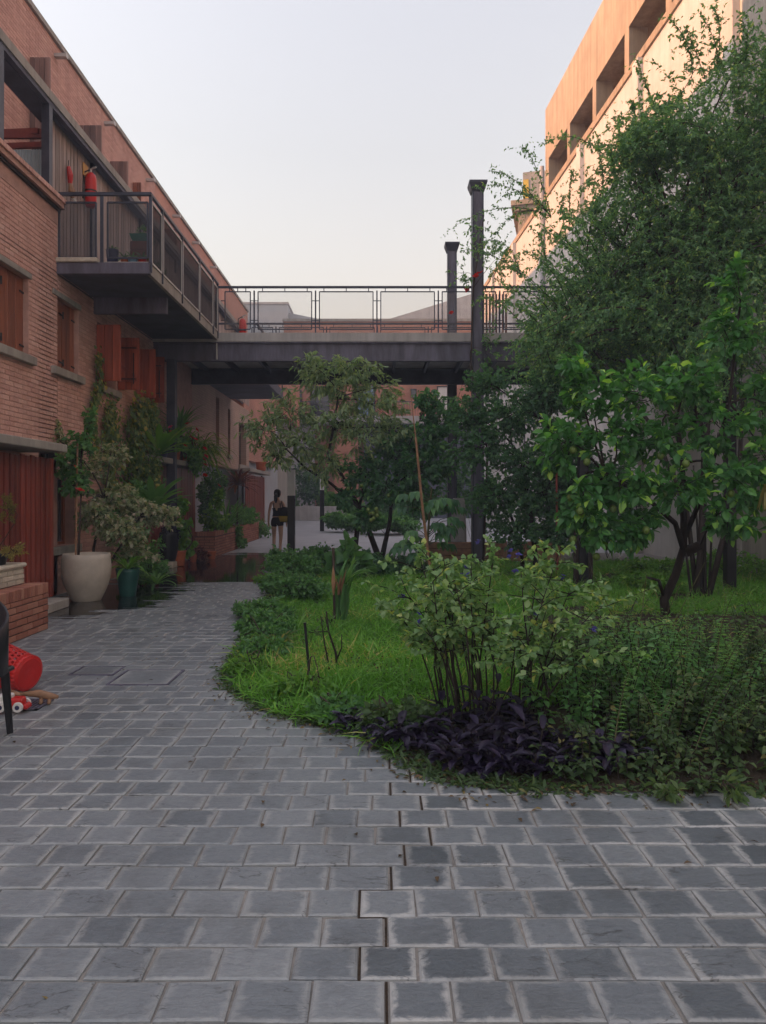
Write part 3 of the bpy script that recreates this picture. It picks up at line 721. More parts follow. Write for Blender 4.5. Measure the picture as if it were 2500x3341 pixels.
# parapet band of plain rendered brick, and its brick coping
obj('parapet_band', MB().box(-5.0, -4.992, 4.0, 11.64, 5.73, 5.98), 'mortar', bld)
cop = obj('coping', MB().box(-5.36, -4.90, 4.0, 11.7, 5.985, 6.06), 'mortar', bld)
for k in range(40):
    yy = 11.7 - 0.0905*(k+1)
    m = MB(); m.cur = random.random(); m.cbox(-5.38, -4.87, yy+0.004, yy+0.087, 6.06, 6.13, 0.004)
    obj('brick', m, 'brick', cop)
obj('coping_shadow_strip', MB().box(-5.0, -4.95, 4.0, 11.66, 5.94, 5.982), 'iron', bld)  # solid black strip standing in for the shade under the coping
def shutter(y0, y1, z0, z1, x, mat, n, braced=False):
    """closed leaf lying in the wall plane, made of upright planks"""
    s = obj('shutter', MB().box(x-0.03, x-0.012, y0, y1, z0, z1), mat, bld)
    w = (y1-y0)/n
    for k in range(n):
        m = MB(); m.cur = random.random(); m.cbox(x-0.012, x+0.012+random.uniform(0, 0.004), y0+k*w+0.003, y0+(k+1)*w-0.003, z0, z1, 0.004); obj('plank', m, mat, s)
    for zz in (z0+0.14, z1-0.2):
        m = MB(); m.bar((x+0.022, y1-0.12, zz), (x+0.022, y1+0.03, zz-0.01), 0.012, 0.022); m.tube([(x+0.03, y1+0.02, zz-0.06), (x+0.03, y1+0.02, zz+0.05)], 0.012, 6); obj('hinge', m, 'iron', s)
def open_shutter(y, x0, x1, z0, z1, mat, n, brace):
    """leaf swung out square to the wall"""
    s = obj('shutter', MB().box(x0, x1, y, y+0.014, z0, z1), mat, bld)
    w = (x1-x0)/n
    for k in range(n):
        m = MB(); m.cur = random.random(); m.cbox(x0+k*w+0.003, x0+(k+1)*w-0.003, y-0.022, y, z0, z1, 0.004); obj('plank', m, mat, s)
    if brace:
        m = MB()
        for zz in (z0+0.16, z1-0.22): obj('brace', MB().box(x0+0.02, x1-0.03, y-0.045, y-0.024, zz, zz+0.07), mat, s)
        obj('brace', MB().bar((x0+0.05, y-0.034, z0+0.46), (x1-0.06, y-0.034, z0+0.24), 0.02, 0.06), mat, s)
        for zz in (z0+0.2, z1-0.2): obj('hinge', MB().bar((x0, y-0.052, zz), (x1-0.05, y-0.052, zz), 0.012, 0.02), 'iron', s)
        obj('bolt', MB().bar((x1-0.09, y-0.066, z0+0.1), (x1-0.09, y-0.066, z1-0.3), 0.012, 0.02), 'iron', s)
for i, w in enumerate(WIN[:2]):
    mid = (w[0]+w[1])/2
    shutter(w[0], mid-0.004, w[2], w[3], -5.09, M['shutter'], 3); shutter(mid+0.004, w[1], w[2], w[3], -5.09, M['shutter'], 3)
open_shutter(13.22, -4.985, -4.56, 3.56, 4.55, M['shutter_red'], 3, False); open_shutter(14.30, -4.985, -4.58, 3.56, 4.55, M['shutter_red'], 3, True)
open_shutter(15.40, -4.985, -4.60, 3.56, 4.55, M['shutter_red'], 3, False); open_shutter(16.24, -4.985, -4.66, 3.56, 4.55, M['shutter_red'], 3, True)
for w in WIN[:4] + LOWW:
    obj('window_sill', MB().cbox(-5.2, -4.915, w[0]-0.10, w[1]+0.10, w[2]-0.125, w[2]-0.005, 0.008), 'conc', bld)
for w in WIN[:2]:
    obj('lintel', MB().cbox(-5.2, -4.972, w[0]-0.06, w[1]+0.06, w[3]+0.002, w[3]+0.085, 0.006), 'conc', bld)
for w in WIN[2:4] + LOWW:
    f = obj('window', MB().box(-5.28, -5.2, w[0], w[1], w[2], w[3]), 'glass', bld)
    m = MB(); mid = (w[0]+w[1])/2
    for (a, b) in ((w[0], w[0]+0.06), (mid-0.03, mid+0.03), (w[1]-0.06, w[1])): m.box(-5.2, -5.16, a, b, w[2]+0.05, w[3]-0.05)
    m.box(-5.2, -5.16, w[0], w[1], w[2], w[2]+0.05); m.box(-5.2, -5.16, w[0], w[1], w[3]-0.05, w[3]); obj('frame', m, 'shutter', f)
obj('concrete_ledge', MB().cbox(-5.2, -4.93, 7.5, 9.75, 2.29, 2.48, 0.008), 'conc', bld)
# walkway slab, steel edge and soffit
obj('walkway_floor', MB().box(-6.6, -5.0, 4.0, 11.64, 4.9, 5.05), 'conc', bld)
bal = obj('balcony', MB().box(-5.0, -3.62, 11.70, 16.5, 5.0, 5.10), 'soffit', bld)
obj('edge_beam', MB().box(-5.0, -3.56, 11.60, 11.70, 4.97, 5.14), 'steel_rust', bal)
obj('edge_beam', MB().box(-3.62, -3.56, 11.7, 16.46, 4.97, 5.14), 'conc', bal)
obj('cross_beam', MB().box(-5.0, -3.72, 13.1, 13.18, 4.72, 5.0), 'steel_rust', bal)
obj('floor_slab', MB().box(-5.0, -3.6, 11.66, 16.46, 5.14, 5.17), 'conc_pale', bal)
obj('bearing_block', MB().cbox(-5.0, -4.36, 11.56, 11.68, 5.143, 5.21, 0.01), 'stoneblock', bal)
m = MB(); m.bar((-5.02, 11.64, 6.21), (-3.54, 11.64, 6.21), 0.06, 0.045); m.bar((-3.56, 11.62, 6.21), (-3.56, 16.5, 6.21), 0.05, 0.04); obj('handrail', m, 'steel', bal)
for a, b in ((-4.97, -4.40), (-4.22, -3.60)):
    m = MB(); z0, z1, yy = 5.22, 6.08, 11.64
    for p, q in (((a,yy,z0),(b,yy,z0)), ((a,yy,z1),(b,yy,z1)), ((a,yy,z0),(a,yy,z1)), ((b,yy,z0),(b,yy,z1))): m.bar(p, q, 0.026)
    f = obj('railing_panel', m, 'steel', bal); obj('infill', MB().box(a, b, yy-0.002, yy+0.002, z0, z1), 'mesh_end', f)
m = MB(); m.bar((-4.31, 11.64, 5.14), (-4.31, 11.64, 6.2), 0.05, 0.02); obj('post', m, 'steel', bal)
ys = [11.66, 12.27, 13.5, 14.8, 16.0, 16.46]
for i, yy in enumerate(ys): obj('post', MB().bar((-3.56, yy, 5.0), (-3.56, yy, 6.2), 0.045, 0.03), 'steel', bal)
for a, b in zip(ys, ys[1:]):
    m = MB(); x = -3.56; a += 0.05; b -= 0.04; z0, z1 = 5.16, 6.10
    for p, q in (((x,a,z0),(x,b,z0)), ((x,a,z1),(x,b,z1)), ((x,a,z0),(x,a,z1)), ((x,b,z0),(x,b,z1))): m.bar(p, q, 0.03)
    f = obj('railing_panel', m, 'alu', bal); obj('infill', MB().box(x-0.003, x+0.003, a+0.01, b-0.01, z0+0.01, z1-0.01), 'mesh_dark', f)
# walkway beyond the bridge
bal2 = obj('balcony', MB().box(-5.0, -3.25, 20.15, 25.2, 4.82, 5.10), 'soffit', bld)
m = MB(); m.bar((-3.28, 20.1, 6.15), (-3.28, 25.2, 6.15), 0.05)
for yy in (21.4, 22.7, 24.0, 25.2): m.bar((-3.28, yy, 5.1), (-3.28, yy, 6.15), 0.04)
obj('handrail', m, 'steel', bal2)
# upper storey: boarded wall, roof slab over the walkway, set-back brick wall
bw_ = obj('board_wall', MB().box(-5.26, -5.225, 11.72, 30, 5.1, 7.52), 'steel', bld)
yy = 11.74
while yy < 29.8:
    if not (13.42 < yy < 13.6):
        m = MB(); m.cur = random.random(); m.box(-5.225, -5.195+random.uniform(0, 0.006), yy, yy+0.122, 5.14, 7.5); obj('board', m, 'board', bw_)
    yy += 0.145
obj('gate_post', MB().box(-5.23, -5.15, 13.45, 13.60, 5.14, 7.5), 'steel', bld)
obj('roof_slab_edge', MB().box(-5.12, -5.0, 4, 37, 7.56, 7.70), 'conc', bld)
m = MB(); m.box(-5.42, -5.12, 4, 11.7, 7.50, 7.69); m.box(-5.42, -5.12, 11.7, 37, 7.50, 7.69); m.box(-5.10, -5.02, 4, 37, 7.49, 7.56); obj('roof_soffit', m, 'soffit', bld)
for yy, x in ((9.93, -5.06), (11.46, -5.08)):
    obj('column', MB().box(x-0.06, x+0.06, yy-0.06, yy+0.06, 6.13, 7.5), 'steel', bld)
for yy in (13.5, 16.2, 19.0): obj('roof_bracket', MB().box(-5.22, -5.14, yy-0.05, yy+0.05, 7.2, 7.5), 'steel', bld)
obj('red_beam', MB().box(-6.6, -5.2, 12.0, 12.06, 7.26, 7.40), 'redbeam', bld)
m = MB()
for i in range(30):
    a = -6.6 + 0.045*i; m.add([(a,12.03,5.1),(a+0.0225,12.01,5.1),(a+0.045,12.03,5.1),(a,12.03,7.08),(a+0.0225,12.01,7.08),(a+0.045,12.03,7.08)], [(0,1,4,3),(1,2,5,4)])
obj('corrugated_screen', m, 'corr', bld)
for k in range(4): obj('timber', MB().bar((-6.5, 12.2+0.5*k, 7.42+0.02*k), (-5.45, 12.0+0.45*k, 7.36), 0.06, 0.09), 'redbeam', bld)
UW = [(14.25, 16.25, 8.1, 9.62), (18.4, 19.9, 8.1, 9.62), (23.0, 24.4, 8.1, 9.62)]
uwall = obj('upper_wall', wall_x(-7.0, -6.6, [5, 22], [4.9, 10.74], [u for u in UW if u[1] < 22]), 'mortar', bld)
lay(uwall, 'X', -6.6, 9.0, 22.0, 6.2, 10.74, [u for u in UW if u[1] < 22], limit=300)
obj('upper_wall', wall_x(-7.0, -6.592, [22, 37.4], [4.9, 10.74], [UW[2]]), 'farbrick', bld)
obj('roof_coping', MB().box(-7.1, -6.54, 5, 37.45, 10.745, 10.85), 'conc', bld)
for u in UW:
    obj('window', MB().box(-6.95, -6.85, u[0], u[1], u[2], u[3]), 'glass', bld)
for yy, x1, z1 in ((14.12, -6.2, 9.78), (16.37, -6.07, 9.62), (18.3, -6.14, 9.7), (20.0, -6.36, 9.9), (22.9, -6.2, 9.7)):
    open_shutter(yy, -6.58, x1, 8.1, z1, M['shutter_grey'] if yy < 19 else M['shutter'], 4, False)
for yy in (15.25, 18.0, 21.2, 23.9, 26.4, 29.2):
    m = MB(); m.box(-6.6, -6.36, yy-0.055, yy+0.055, 10.44, 10.455); m.box(-6.6, -6.36, yy-0.055, yy-0.045, 10.455, 10.51); m.box(-6.6, -6.36, yy+0.045, yy+0.055, 10.455, 10.51); m.box(-6.36, -6.35, yy-0.055, yy+0.055, 10.43, 10.52)
    obj('roof_spout', m, 'alu', bld)
obj('ventilation_cowl', MB().lathe([(0.10, 0), (0.10, 0.35), (0.2, 0.38), (0.2, 0.46), (0.05, 0.55)], (-6.1, 18.9, 7.7), 12), 'iron', bld)
# pale brick part beyond the bridge, with slit windows
SL = [(22.9, 23.35, 3.1, 4.6), (24.7, 25.1, 2.95, 4.45), (26.6, 28.1, 2.7, 4.2)]
obj('far_wall', wall_x(-5.4, -5.0, [20.0, 28.7], [2.5, 4.82], SL[:2] + [(26.6, 28.1, 2.7, 4.2)]), 'farbrick_pale', bld)
obj('far_wall', MB().box(-5.9, -5.45, 20.0, 40, 0, 5.1), 'grey_paint', bld)
obj('far_wall', MB().box(-6.6, -5.2, 28.7, 37.4, 3.0, 7.4), 'farbrick', bld)
for s in SL:
    f = obj('window', MB().box(-5.3, -5.2, s[0], s[1], s[2], s[3]), 'shutter' if s[0] < 26 else 'glass', bld)
    obj('window_sill', MB().box(-5.2, -4.93, s[0]-0.08, s[1]+0.08, s[2]-0.14, s[2]-0.004), 'conc', bld)
# unseen block added behind the roof to keep the court in shade
tb = thing('added_shade_block', 'added unseen plain block behind the brick building roof, shading the court', 'building', (-17, 40, 0))
obj('wall', MB().box(-22, -14.5, -5, 78, -0.1, 19.6), 'grey_paint', tb); obj('roof', MB().box(-22.2, -14.3, -5.2, 78.2, 19.6, 19.8), 'conc', tb)

# ------------------------------------------------------------------ footbridge
br = thing('footbridge', 'steel and concrete footbridge with panelled railing crossing between the buildings', 'bridge', (1, 18, 0))
obj('deck', MB().box(-5.0, 7.3, 16.5, 20.1, 4.94, 5.135), 'conc_pale', br)
for yy in (16.53, 19.9):
    m = MB(); m.box(-5.0, 7.3, yy+0.03, yy+0.05, 4.55, 4.9); m.box(-5.0, 7.3, yy-0.02, yy+0.14, 4.52, 4.545); m.box(-5.0, 7.3, yy-0.02, yy+0.14, 4.905, 4.93)
    obj('beam', m, 'steel_rust' if yy < 17 else 'steel', br)
obj('stiffener', MB().box(-3.60, -3.575, 16.49, 16.56, 4.55, 4.9), 'alu', br)
for k in range(15): obj('joist', MB().box(-4.6+0.82*k, -4.53+0.82*k, 16.6, 19.88, 4.80, 4.935), 'steel', br)
def bridge_rail(yy):
    xs = [-3.5+0.0] + [(829.6+200.3*k-1240)*16.55/2450 for k in range(8)]
    m = MB(); m.bar((-5.0 if yy > 18 else -3.56, yy, 6.15), (7.2, yy, 6.15), 0.045); obj('handrail', m, 'steel', br)
    for x in xs[1:]: obj('post', MB().bar((x, yy, 5.05), (x, yy, 6.07), 0.03, 0.045), 'steel', br)
    for a, b in zip(xs, xs[1:]):
        a += 0.085; b -= 0.085; z0, z1 = 5.22, 6.05
        m = MB()
        for p, q in (((a,yy,z0),(b,yy,z0)), ((a,yy,z1),(b,yy,z1)), ((a,yy,z0),(a,yy,z1)), ((b,yy,z0),(b,yy,z1))): m.bar(p, q, 0.022)
        for x in (a+0.1, (a+b)/2, b-0.1): m.bar((x, yy, z1), (x, yy, 6.14), 0.018)
        for zz in (z0+0.2, z1-0.2):
            m.bar((a-0.09, yy, zz), (a, yy, zz), 0.016); m.bar((b, yy, zz), (b+0.09, yy, zz), 0.016)
        f = obj('railing_panel', m, 'steel', br); obj('infill', MB().box(a, b, yy-0.001, yy+0.001, z0, z1), 'mesh_fine', f)
bridge_rail(16.56); bridge_rail(20.03)
for k in range(8):
    obj('gate_slat', MB().box(2.36+0.075*k, 2.405+0.075*k, 17.3, 17.33, 5.14, 6.2), 'shutter_grey', br)
def column(x, y, z1, w):
    c = obj('column', MB().box(x-w/2+0.03, x+w/2-0.03, y-w/2, y+w/2, 0, z1-0.06), 'steel_rust', br)
    m = MB(); m.box(x-w/2, x-w/2+0.028, y-w/2-0.02, y+w/2+0.02, 0, z1-0.1); m.box(x+w/2-0.028, x+w/2, y-w/2-0.02, y+w/2+0.02, 0, z1-0.1); obj('flange', m, 'steel', c)
    m = MB(); o = w/2+0.015; p = w/2+0.075
    m.add([(x-o,y-o,z1-0.2),(x+o,y-o,z1-0.2),(x+o,y+o,z1-0.2),(x-o,y+o,z1-0.2),(x-p,y-p,z1-0.02),(x+p,y-p,z1-0.02),(x+p,y+p,z1-0.02),(x-p,y+p,z1-0.02),(x-p,y-p,z1+0.02),(x+p,y-p,z1+0.02),(x+p,y+p,z1+0.02),(x-p,y+p,z1+0.02)],
          [(0,1,5,4),(1,2,6,5),(2,3,7,6),(3,0,4,7),(4,5,9,8),(5,6,10,9),(6,7,11,10),(7,4,8,11),(8,9,10,11)]); obj('cap', m, 'steel', c)
column(2.12, 16.34, 8.33, 0.24); column(1.94, 20.25, 8.33, 0.24)
for x, y in ((-4.55, 16.42),): obj('column', MB().box(x-0.09, x+0.09, y-0.09, y+0.09, 0, 4.53), 'steel', br)

# ------------------------------------------------------------------ concrete building on the right (runs slightly askew)
RA = math.atan(0.051)
def rx(mb): return mb.rot(RA, (7.5, 15.2, 0))
rb = thing('concrete_building', 'tall white building with sunlit concrete window band on the right', 'building', (8.5, 20, 0))
X0 = 7.5
def ry(Y): return Y            # distances along its front
RW = [(17.0+4.2*k, 18.3+4.2*k, z, z+1.7) for k in range(7) for z in (3.2, 6.6)]
obj('wall', rx(wall_x(X0, X0+0.4, [2, 46], [-0.1, 13.8], RW)), 'white_wall', rb)
for w in RW:
    f = obj('window', rx(MB().box(X0+0.22, X0+0.3, w[0], w[1], w[2], w[3])), 'glass', rb)
    m = MB(); mid = (w[0]+w[1])/2
    for a, b in ((w[0], w[0]+0.07), (mid-0.035, mid+0.035), (w[1]-0.07, w[1])): m.box(X0+0.16, X0+0.22, a, b, w[2], w[3])
    obj('frame', rx(m), 'white', f)
obj('sill_band', rx(MB().box(X0-0.06, X0+0.45, 2, 46, 13.6, 13.82)), 'conc_wall', rb)
for k in range(6): obj('pilaster', rx(MB().box(X0-0.16, X0, 15.6+5.0*k, 16.0+5.0*k, 0, 13.6)), 'white_wall', rb)
obj('upper_floor', rx(MB().box(X0+0.3, X0+6, 2, 30.2, 13.5, 13.72)), 'conc', rb)
obj('upper_band', rx(MB().box(X0-0.06, X0+0.35, 2, 30.3, 14.98, 17.15)), 'conc_wall', rb)
obj('upper_roof', rx(MB().box(X0+0.35, X0+6, 2, 30.3, 16.4, 16.7)), 'conc_wall', rb)
obj('upper_end', rx(MB().box(X0+0.35, X0+6, 30.0, 30.3, 13.72, 17.15)), 'conc_wall', rb)
obj('upper_back', rx(MB().box(X0+3.2, X0+3.5, 2, 30.0, 13.72, 16.4)), 'grey_paint', rb)
for k in range(9): obj('pier', rx(MB().box(X0-0.058, X0+0.5, 30.0-2.78*k-0.18, 30.0-2.78*k+(0.3 if k == 0 else 0.16), 13.82, 14.98)), 'conc_wall', rb)
obj('downpipe', rx(MB().tube([(X0-0.12, 30.6, 9), (X0-0.12, 30.6, 15.0)], 0.09, 8)), 'grey_paint', rb)
obj('end_pier', rx(MB().box(X0-0.5, X0-0.001, 8, 14.6, 0, 18)), 'conc', rb)
ob = thing('old_corner_building', 'old pale building with moulded cornice beyond the concrete band', 'building', (10, 43, 0))
def orot(m): return m.rot(R(-14), (7.35, 40, 0))
obj('wall', orot(MB().box(7.35, 15, 40, 52, 0, 17.0)), 'conc_wall', ob)
obj('cornice', orot(MB().box(7.0, 15.2, 39.65, 52.2, 17.0, 17.25)), 'conc_wall', ob); obj('cornice', orot(MB().box(7.15, 15.1, 39.8, 52.1, 16.75, 17.0)), 'conc_wall', ob)
obj('parapet', orot(MB().box(7.6, 15, 40.2, 52, 17.25, 18.9)), 'conc', ob)
obj('parapet_panel', orot(MB().box(7.62, 7.9, 40.17, 40.2, 17.5, 18.5)), 'yellow_paint', ob)
for k in range(2): obj('window', orot(MB().box(8.2+1.9*k, 9.1+1.9*k, 39.96, 39.99, 14.2, 16.2)), 'glass', ob)

# ------------------------------------------------------------------ far end of the court
fb = thing('far_brick_block', 'orange brick block closing the far end of the court under the bridge', 'building', (-2, 57, 0))
obj('wall', MB().box(-7.3, 9, 57, 63, 0, 14.9), 'farbrick_x', fb)
obj('coping', MB().box(-7.4, 9.1, 56.9, 63.1, 14.9, 15.1), 'conc', fb)
slab = obj('balcony', MB().box(-9, 9, 55.2, 57, 7.0, 7.55), 'conc_pale', fb)
m = MB(); m.bar((-9, 55.3, 8.6), (9, 55.3, 8.6), 0.06)
for k in range(90): m.bar((-9+0.2*k, 55.3, 7.55), (-9+0.2*k, 55.3, 8.6), 0.022)
obj('railing', m, 'steel', slab)
for x0, x1, z0, z1, mt in ((-1.7, -0.45, 7.6, 9.95, 'glass_blue'), (-5.2, -3.9, 7.6, 9.9, 'glass'), (2.4, 2.7, 9.1, 9.7, 'glass'), (-6.8, -6.0, 7.6, 9.6, 'glass'), (4.4, 5.6, 7.6, 9.9, 'white')):
    w = obj('window', MB().box(x0, x1, 56.9, 56.99, z0, z1), mt, fb)
    m = MB(); m.box(x0-0.08, x0, 56.86, 56.98, z0, z1+0.08); m.box(x1, x1+0.08, 56.86, 56.98, z0, z1+0.08); m.box(x0, x1, 56.86, 56.98, z1, z1+0.08); obj('frame', m, 'iron', w)
obj('ground_floor_wall', MB().box(-8.4, -4.9, 55.9, 56.8, 0, 6.9), 'conc_pale', fb); obj('ground_floor_wall', MB().box(-3.4, -1.6, 55.8, 56.8, 0, 6.9), 'farbrick_x', fb)
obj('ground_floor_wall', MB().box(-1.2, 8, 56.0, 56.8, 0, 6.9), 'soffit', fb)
fo = thing('corner_brick_wing', 'orange brick wing stepping out past the pale brick wall', 'building', (-6, 41, 0))
obj('wall', MB().box(-8, -5.35, 40.5, 50, 6.2, 9.6), 'farbrick_x', fo); obj('wall', MB().box(-8, -5.9, 40.6, 50, 0, 6.2), 'conc', fo)
obj('window', MB().box(-7.4, -6.0, 40.42, 40.49, 5.2, 6.15), 'glass', fo)
for k in range(8): obj('dentil', MB().box(-7.3+0.2*k, -7.2+0.2*k, 40.44, 40.499, 9.2, 9.5), 'brick', fo)
g1 = thing('grey_block', 'pale grey rendered block on the skyline left of the bridge railing', 'building', (-13, 74, 0))
obj('wall', MB().box(-20, -9.1, 74, 84, 0, 20.6), 'grey_paint', g1); obj('wall', MB().add([(-9.1,75,0),(1,75,0),(1,75,18),(-9.1,75,20.0),(-9.1,83,0),(1,83,0),(1,83,18),(-9.1,83,20)], [(0,1,2,3),(5,4,7,6),(3,2,6,7),(1,5,6,2),(4,0,3,7)]), 'grey_paint', g1)
obj('roof_edge', MB().box(-20.1, -9.0, 73.9, 84.1, 20.6, 20.8), 'conc_pale', g1)
g2 = thing('cream_gabled_hall', 'cream hall with sloping roof edge on the skyline behind the bridge columns', 'building', (5, 72, 0))
obj('wall', MB().add([(0,72,0),(14,72,0),(14,72,22.6),(6.5,72,20.4),(0,72,18.4),(0,84,0),(14,84,0),(14,84,22.6),(6.5,84,20.4),(0,84,18.4)], [(0,1,2,3,4),(6,5,9,8,7),(1,6,7,2),(4,3,8,9),(3,2,7,8),(5,0,4,9)]), 'conc_pale', g2)
lw = obj('planter_wall', MB().cbox(-7.5, -1.9, 50.0, 50.3, 0, 0.95, 0.02), 'conc_pale'); tag(lw, 'low pale concrete planter wall at the far end of the court', 'wall')

# ------------------------------------------------------------------ left side: planters, fences, pots, climbers
def brick_planter(label, x0, x1, y0, y1, h, group='brick planters along the path'):
    p = thing('brick_planter', label, 'planter', ((x0+x1)/2, y0, 0), group)
    top = 0.115
    wl = obj('wall', MB().box(x0+0.01, x1-0.011, y0+0.011, y1, 0, h-top-0.004), 'mortar_pl', p)
    lay(wl, 'X', x1-0.011, y0, y1, 0.0, h-top, bw=0.25, bh=0.072, jt=0.012, d=0.011, mat='brick_pl', limit=120)
    lay(wl, 'Y', y0+0.011, x0, x1, 0.0, h-top, bw=0.25, bh=0.072, jt=0.012, d=0.011, mat='brick_pl', limit=60)
    core = obj('top_course', MB().box(x0+0.012, x1-0.012, y0+0.012, y1, h-top-0.003, h-0.012), 'mortar_pl', p)
    yy = y0
    while yy < y1-0.03:
        if seen(x1, yy, h, 200):
            m = MB(); m.cur = random.random(); m.cbox(x1-0.22, x1, yy+0.004, yy+0.058, h-top, h+random.uniform(-0.002, 0.002), 0.005); obj('brick', m, 'brick_pl', core)
        yy += 0.064
    xx = x0
    while xx < x1-0.26:
        if seen(xx, y0, h, 100):
            m = MB(); m.cur = random.random(); m.cbox(xx+0.004, xx+0.058, y0-0.0, y0+0.2, h-top, h, 0.005); obj('brick', m, 'brick_pl', core)
        xx += 0.064
    obj('soil', MB().box(x0+0.2, x1-0.2, y0+0.2, y1-0.1, h-0.03, h-0.005), 'soil', p)
    return p
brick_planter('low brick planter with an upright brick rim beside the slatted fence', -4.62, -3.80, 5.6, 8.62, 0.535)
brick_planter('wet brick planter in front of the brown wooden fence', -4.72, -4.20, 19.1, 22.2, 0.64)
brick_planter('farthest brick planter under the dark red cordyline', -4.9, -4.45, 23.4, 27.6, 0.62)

tr = thing('stone_trough', 'cream block-patterned trough standing on the near brick planter', 'planter', (-4.2, 7.6, 0.54))
core = obj('body', MB().box(-4.42, -4.02, 6.4, 8.46, 0.54, 0.725), 'stoneblock', tr)
for r_ in range(3):
    yy = 6.4 - (0.06 if r_ % 2 else 0)
    while yy < 8.46:
        w = random.choice((0.12, 0.19, 0.25)); a, b = max(yy, 6.4), min(yy+w, 8.46)
        if b-a > 0.03 and b > 7.2:
            m = MB(); m.cur = random.random(); m.cbox(-4.02, -4.004, a+0.005, b-0.005, 0.546+0.056*r_, 0.546+0.056*(r_+1)-0.008, 0.004); obj('block', m, 'stoneblock', core)
        yy += w
m = MB(); m.cur = 0.9; m.cbox(-4.46, -3.985, 6.36, 8.49, 0.726, 0.775, 0.016); obj('rim', m, 'stoneblock', tr)
pot('black_tub', 'black plastic tub of dry herbs in the cream trough', 'pot', (-4.2, 8.12, 0.778), 0.14, 0.17, 0.12, 'black')
plant('rosemary_bush', 'feathery yellowing rosemary rising from the black tub', 'plant', (-4.2, 8.12, 0.86),
      [((-4.22, 8.1, 1.18), (0.17, 0.2, 0.32), 1.0), ((-4.1, 8.25, 1.38), (0.10, 0.12, 0.2), .6)], dict(mat='l_dry', twigs=60, per=26, L=0.03, W=0.006, droop=-0.3, upness=0.3, simple=True, rlo=0.0, rhi=0.6), twig_r=0.002, limb_r=0.006, stem_name='stem', leaf_name='foliage')
plant('dry_herb', 'straw coloured dry herb spilling over the trough rim', 'plant', (-4.1, 8.2, 0.8),
      [((-4.02, 8.25, 0.92), (0.12, 0.28, 0.1), 1.0)], dict(mat='l_dry', twigs=50, per=10, L=0.04, W=0.014, droop=0.2, upness=0.4, simple=True, rlo=0.5, rhi=1.0), twig_r=0.002, limb_r=0.005, stem_name='stem', leaf_name='foliage')

def slat_fence(label, x, y0, y1, z0, z1, n, slab=None, solid=False):
    f = thing('wooden_fence', label, 'fence', (x, y0, 0), 'stained wooden patio fences')
    w = (y1-y0)/n
    for k in range(n):
        m = MB(); m.cur = random.random(); g = 0.004 if solid else 0.024
        a, b = y0+k*w+g, y0+(k+1)*w-g; dz = random.uniform(-0.012, 0.012); dx = random.uniform(-0.004, 0.004)
        m.cbox(x-0.03+dx, x+dx, a, b, z0+dz, z1+dz, 0.005); s = obj('slat', m, 'fence', f)
    for zz in (z0+0.35, (z0+z1)/2, z1-0.3): obj('rail', MB().box(x-0.09, x-0.034, y0, y1, zz, zz+0.07), 'fence', f)
    for yy in (y0+0.05, y1-0.05): obj('post', MB().box(x-0.15, x-0.092, yy-0.04, yy+0.04, 0, z1+0.06), 'iron', f)
    return f
slat_fence('dark red slatted fence panel beside the big pale pot', -4.60, 7.9, 10.62, 0.12, 2.06, 19)
slat_fence('brown close boarded fence behind the black pot', -4.72, 15.0, 19.2, 0.05, 2.2, 16, solid=True)
slat_fence('far dark red fence beside the walking woman', -4.75, 26.6, 31.0, 0.05, 2.35, 12, solid=False)
c1 = obj('concrete_canopy', MB().cbox(-4.99, -4.36, 6.0, 10.48, 2.135, 2.245, 0.01), 'conc'); tag(c1, 'thin weathered concrete canopy slab above the red slatted fence', 'canopy')
c2 = obj('concrete_canopy', MB().cbox(-4.99, -4.5, 14.9, 19.4, 2.24, 2.36, 0.01), 'conc'); tag(c2, 'concrete canopy slab crowded with red geraniums', 'canopy')
c3 = obj('concrete_canopy', MB().cbox(-4.99, -4.55, 26.4, 31.2, 2.44, 2.56, 0.01), 'conc'); tag(c3, 'far concrete canopy slab with a small red pot', 'canopy')
st = obj('concrete_step', MB().cbox(-4.75, -4.28, 9.25, 10.35, 0.0, 0.13, 0.012), 'conc'); tag(st, 'short concrete step between brick planter and pale pot', 'step')
lf = LeafBag(); lf.leaves(np.array([[-4.28, 9.15, 0.2]]), (0.5, -0.4, 0.4), (0.3, -0.6, 0.6), 0.22, 0.11, 0.95); fl = lf.obj('fallen_leaf', 'l_bright'); tag(fl, 'single yellow green leaf poking out by the concrete step', 'leaf')

bp_ = pot('ceramic_pot', 'big rounded pale ceramic pot beside the slatted fence', 'pot', (-4.30, 11.0, 0), 0.205, 0.33, 0.69, 'pot_white', belly=0.07, n=40)
hib = plant('hibiscus_standard', 'staked hibiscus with one red bloom in the pale pot', 'plant', (-4.42, 11.0, 0.6),
      [((-4.45, 11.0, 1.75), (0.28, 0.28, 0.28), 1), ((-4.36, 11.0, 2.25), (0.22, 0.25, 0.3), .8), ((-4.6, 11.05, 2.0), (0.2, 0.2, 0.3), .6), ((-4.25, 11.0, 2.62), (0.1, 0.1, 0.22), .35)],
      dict(mat='l_mid', twigs=26, per=13, L=0.085, W=0.055, droop=0.35, upness=0.8, rhi=0.8), trunks=[([(-4.42,11,.6),(-4.40,11,1.0),(-4.38,11,1.5)], 0.02, 0.012)], limb_r=0.012)
flower(hib, (-4.28, 10.7, 1.60), 0.13, 'f_red'); flower(hib, (-4.36, 10.72, 1.95), 0.05, 'f_red')
obj('stake', MB().tube([(-4.43, 10.93, 0.6), (-4.40, 10.93, 2.3)], 0.014, 6), 'bamboo', hib)
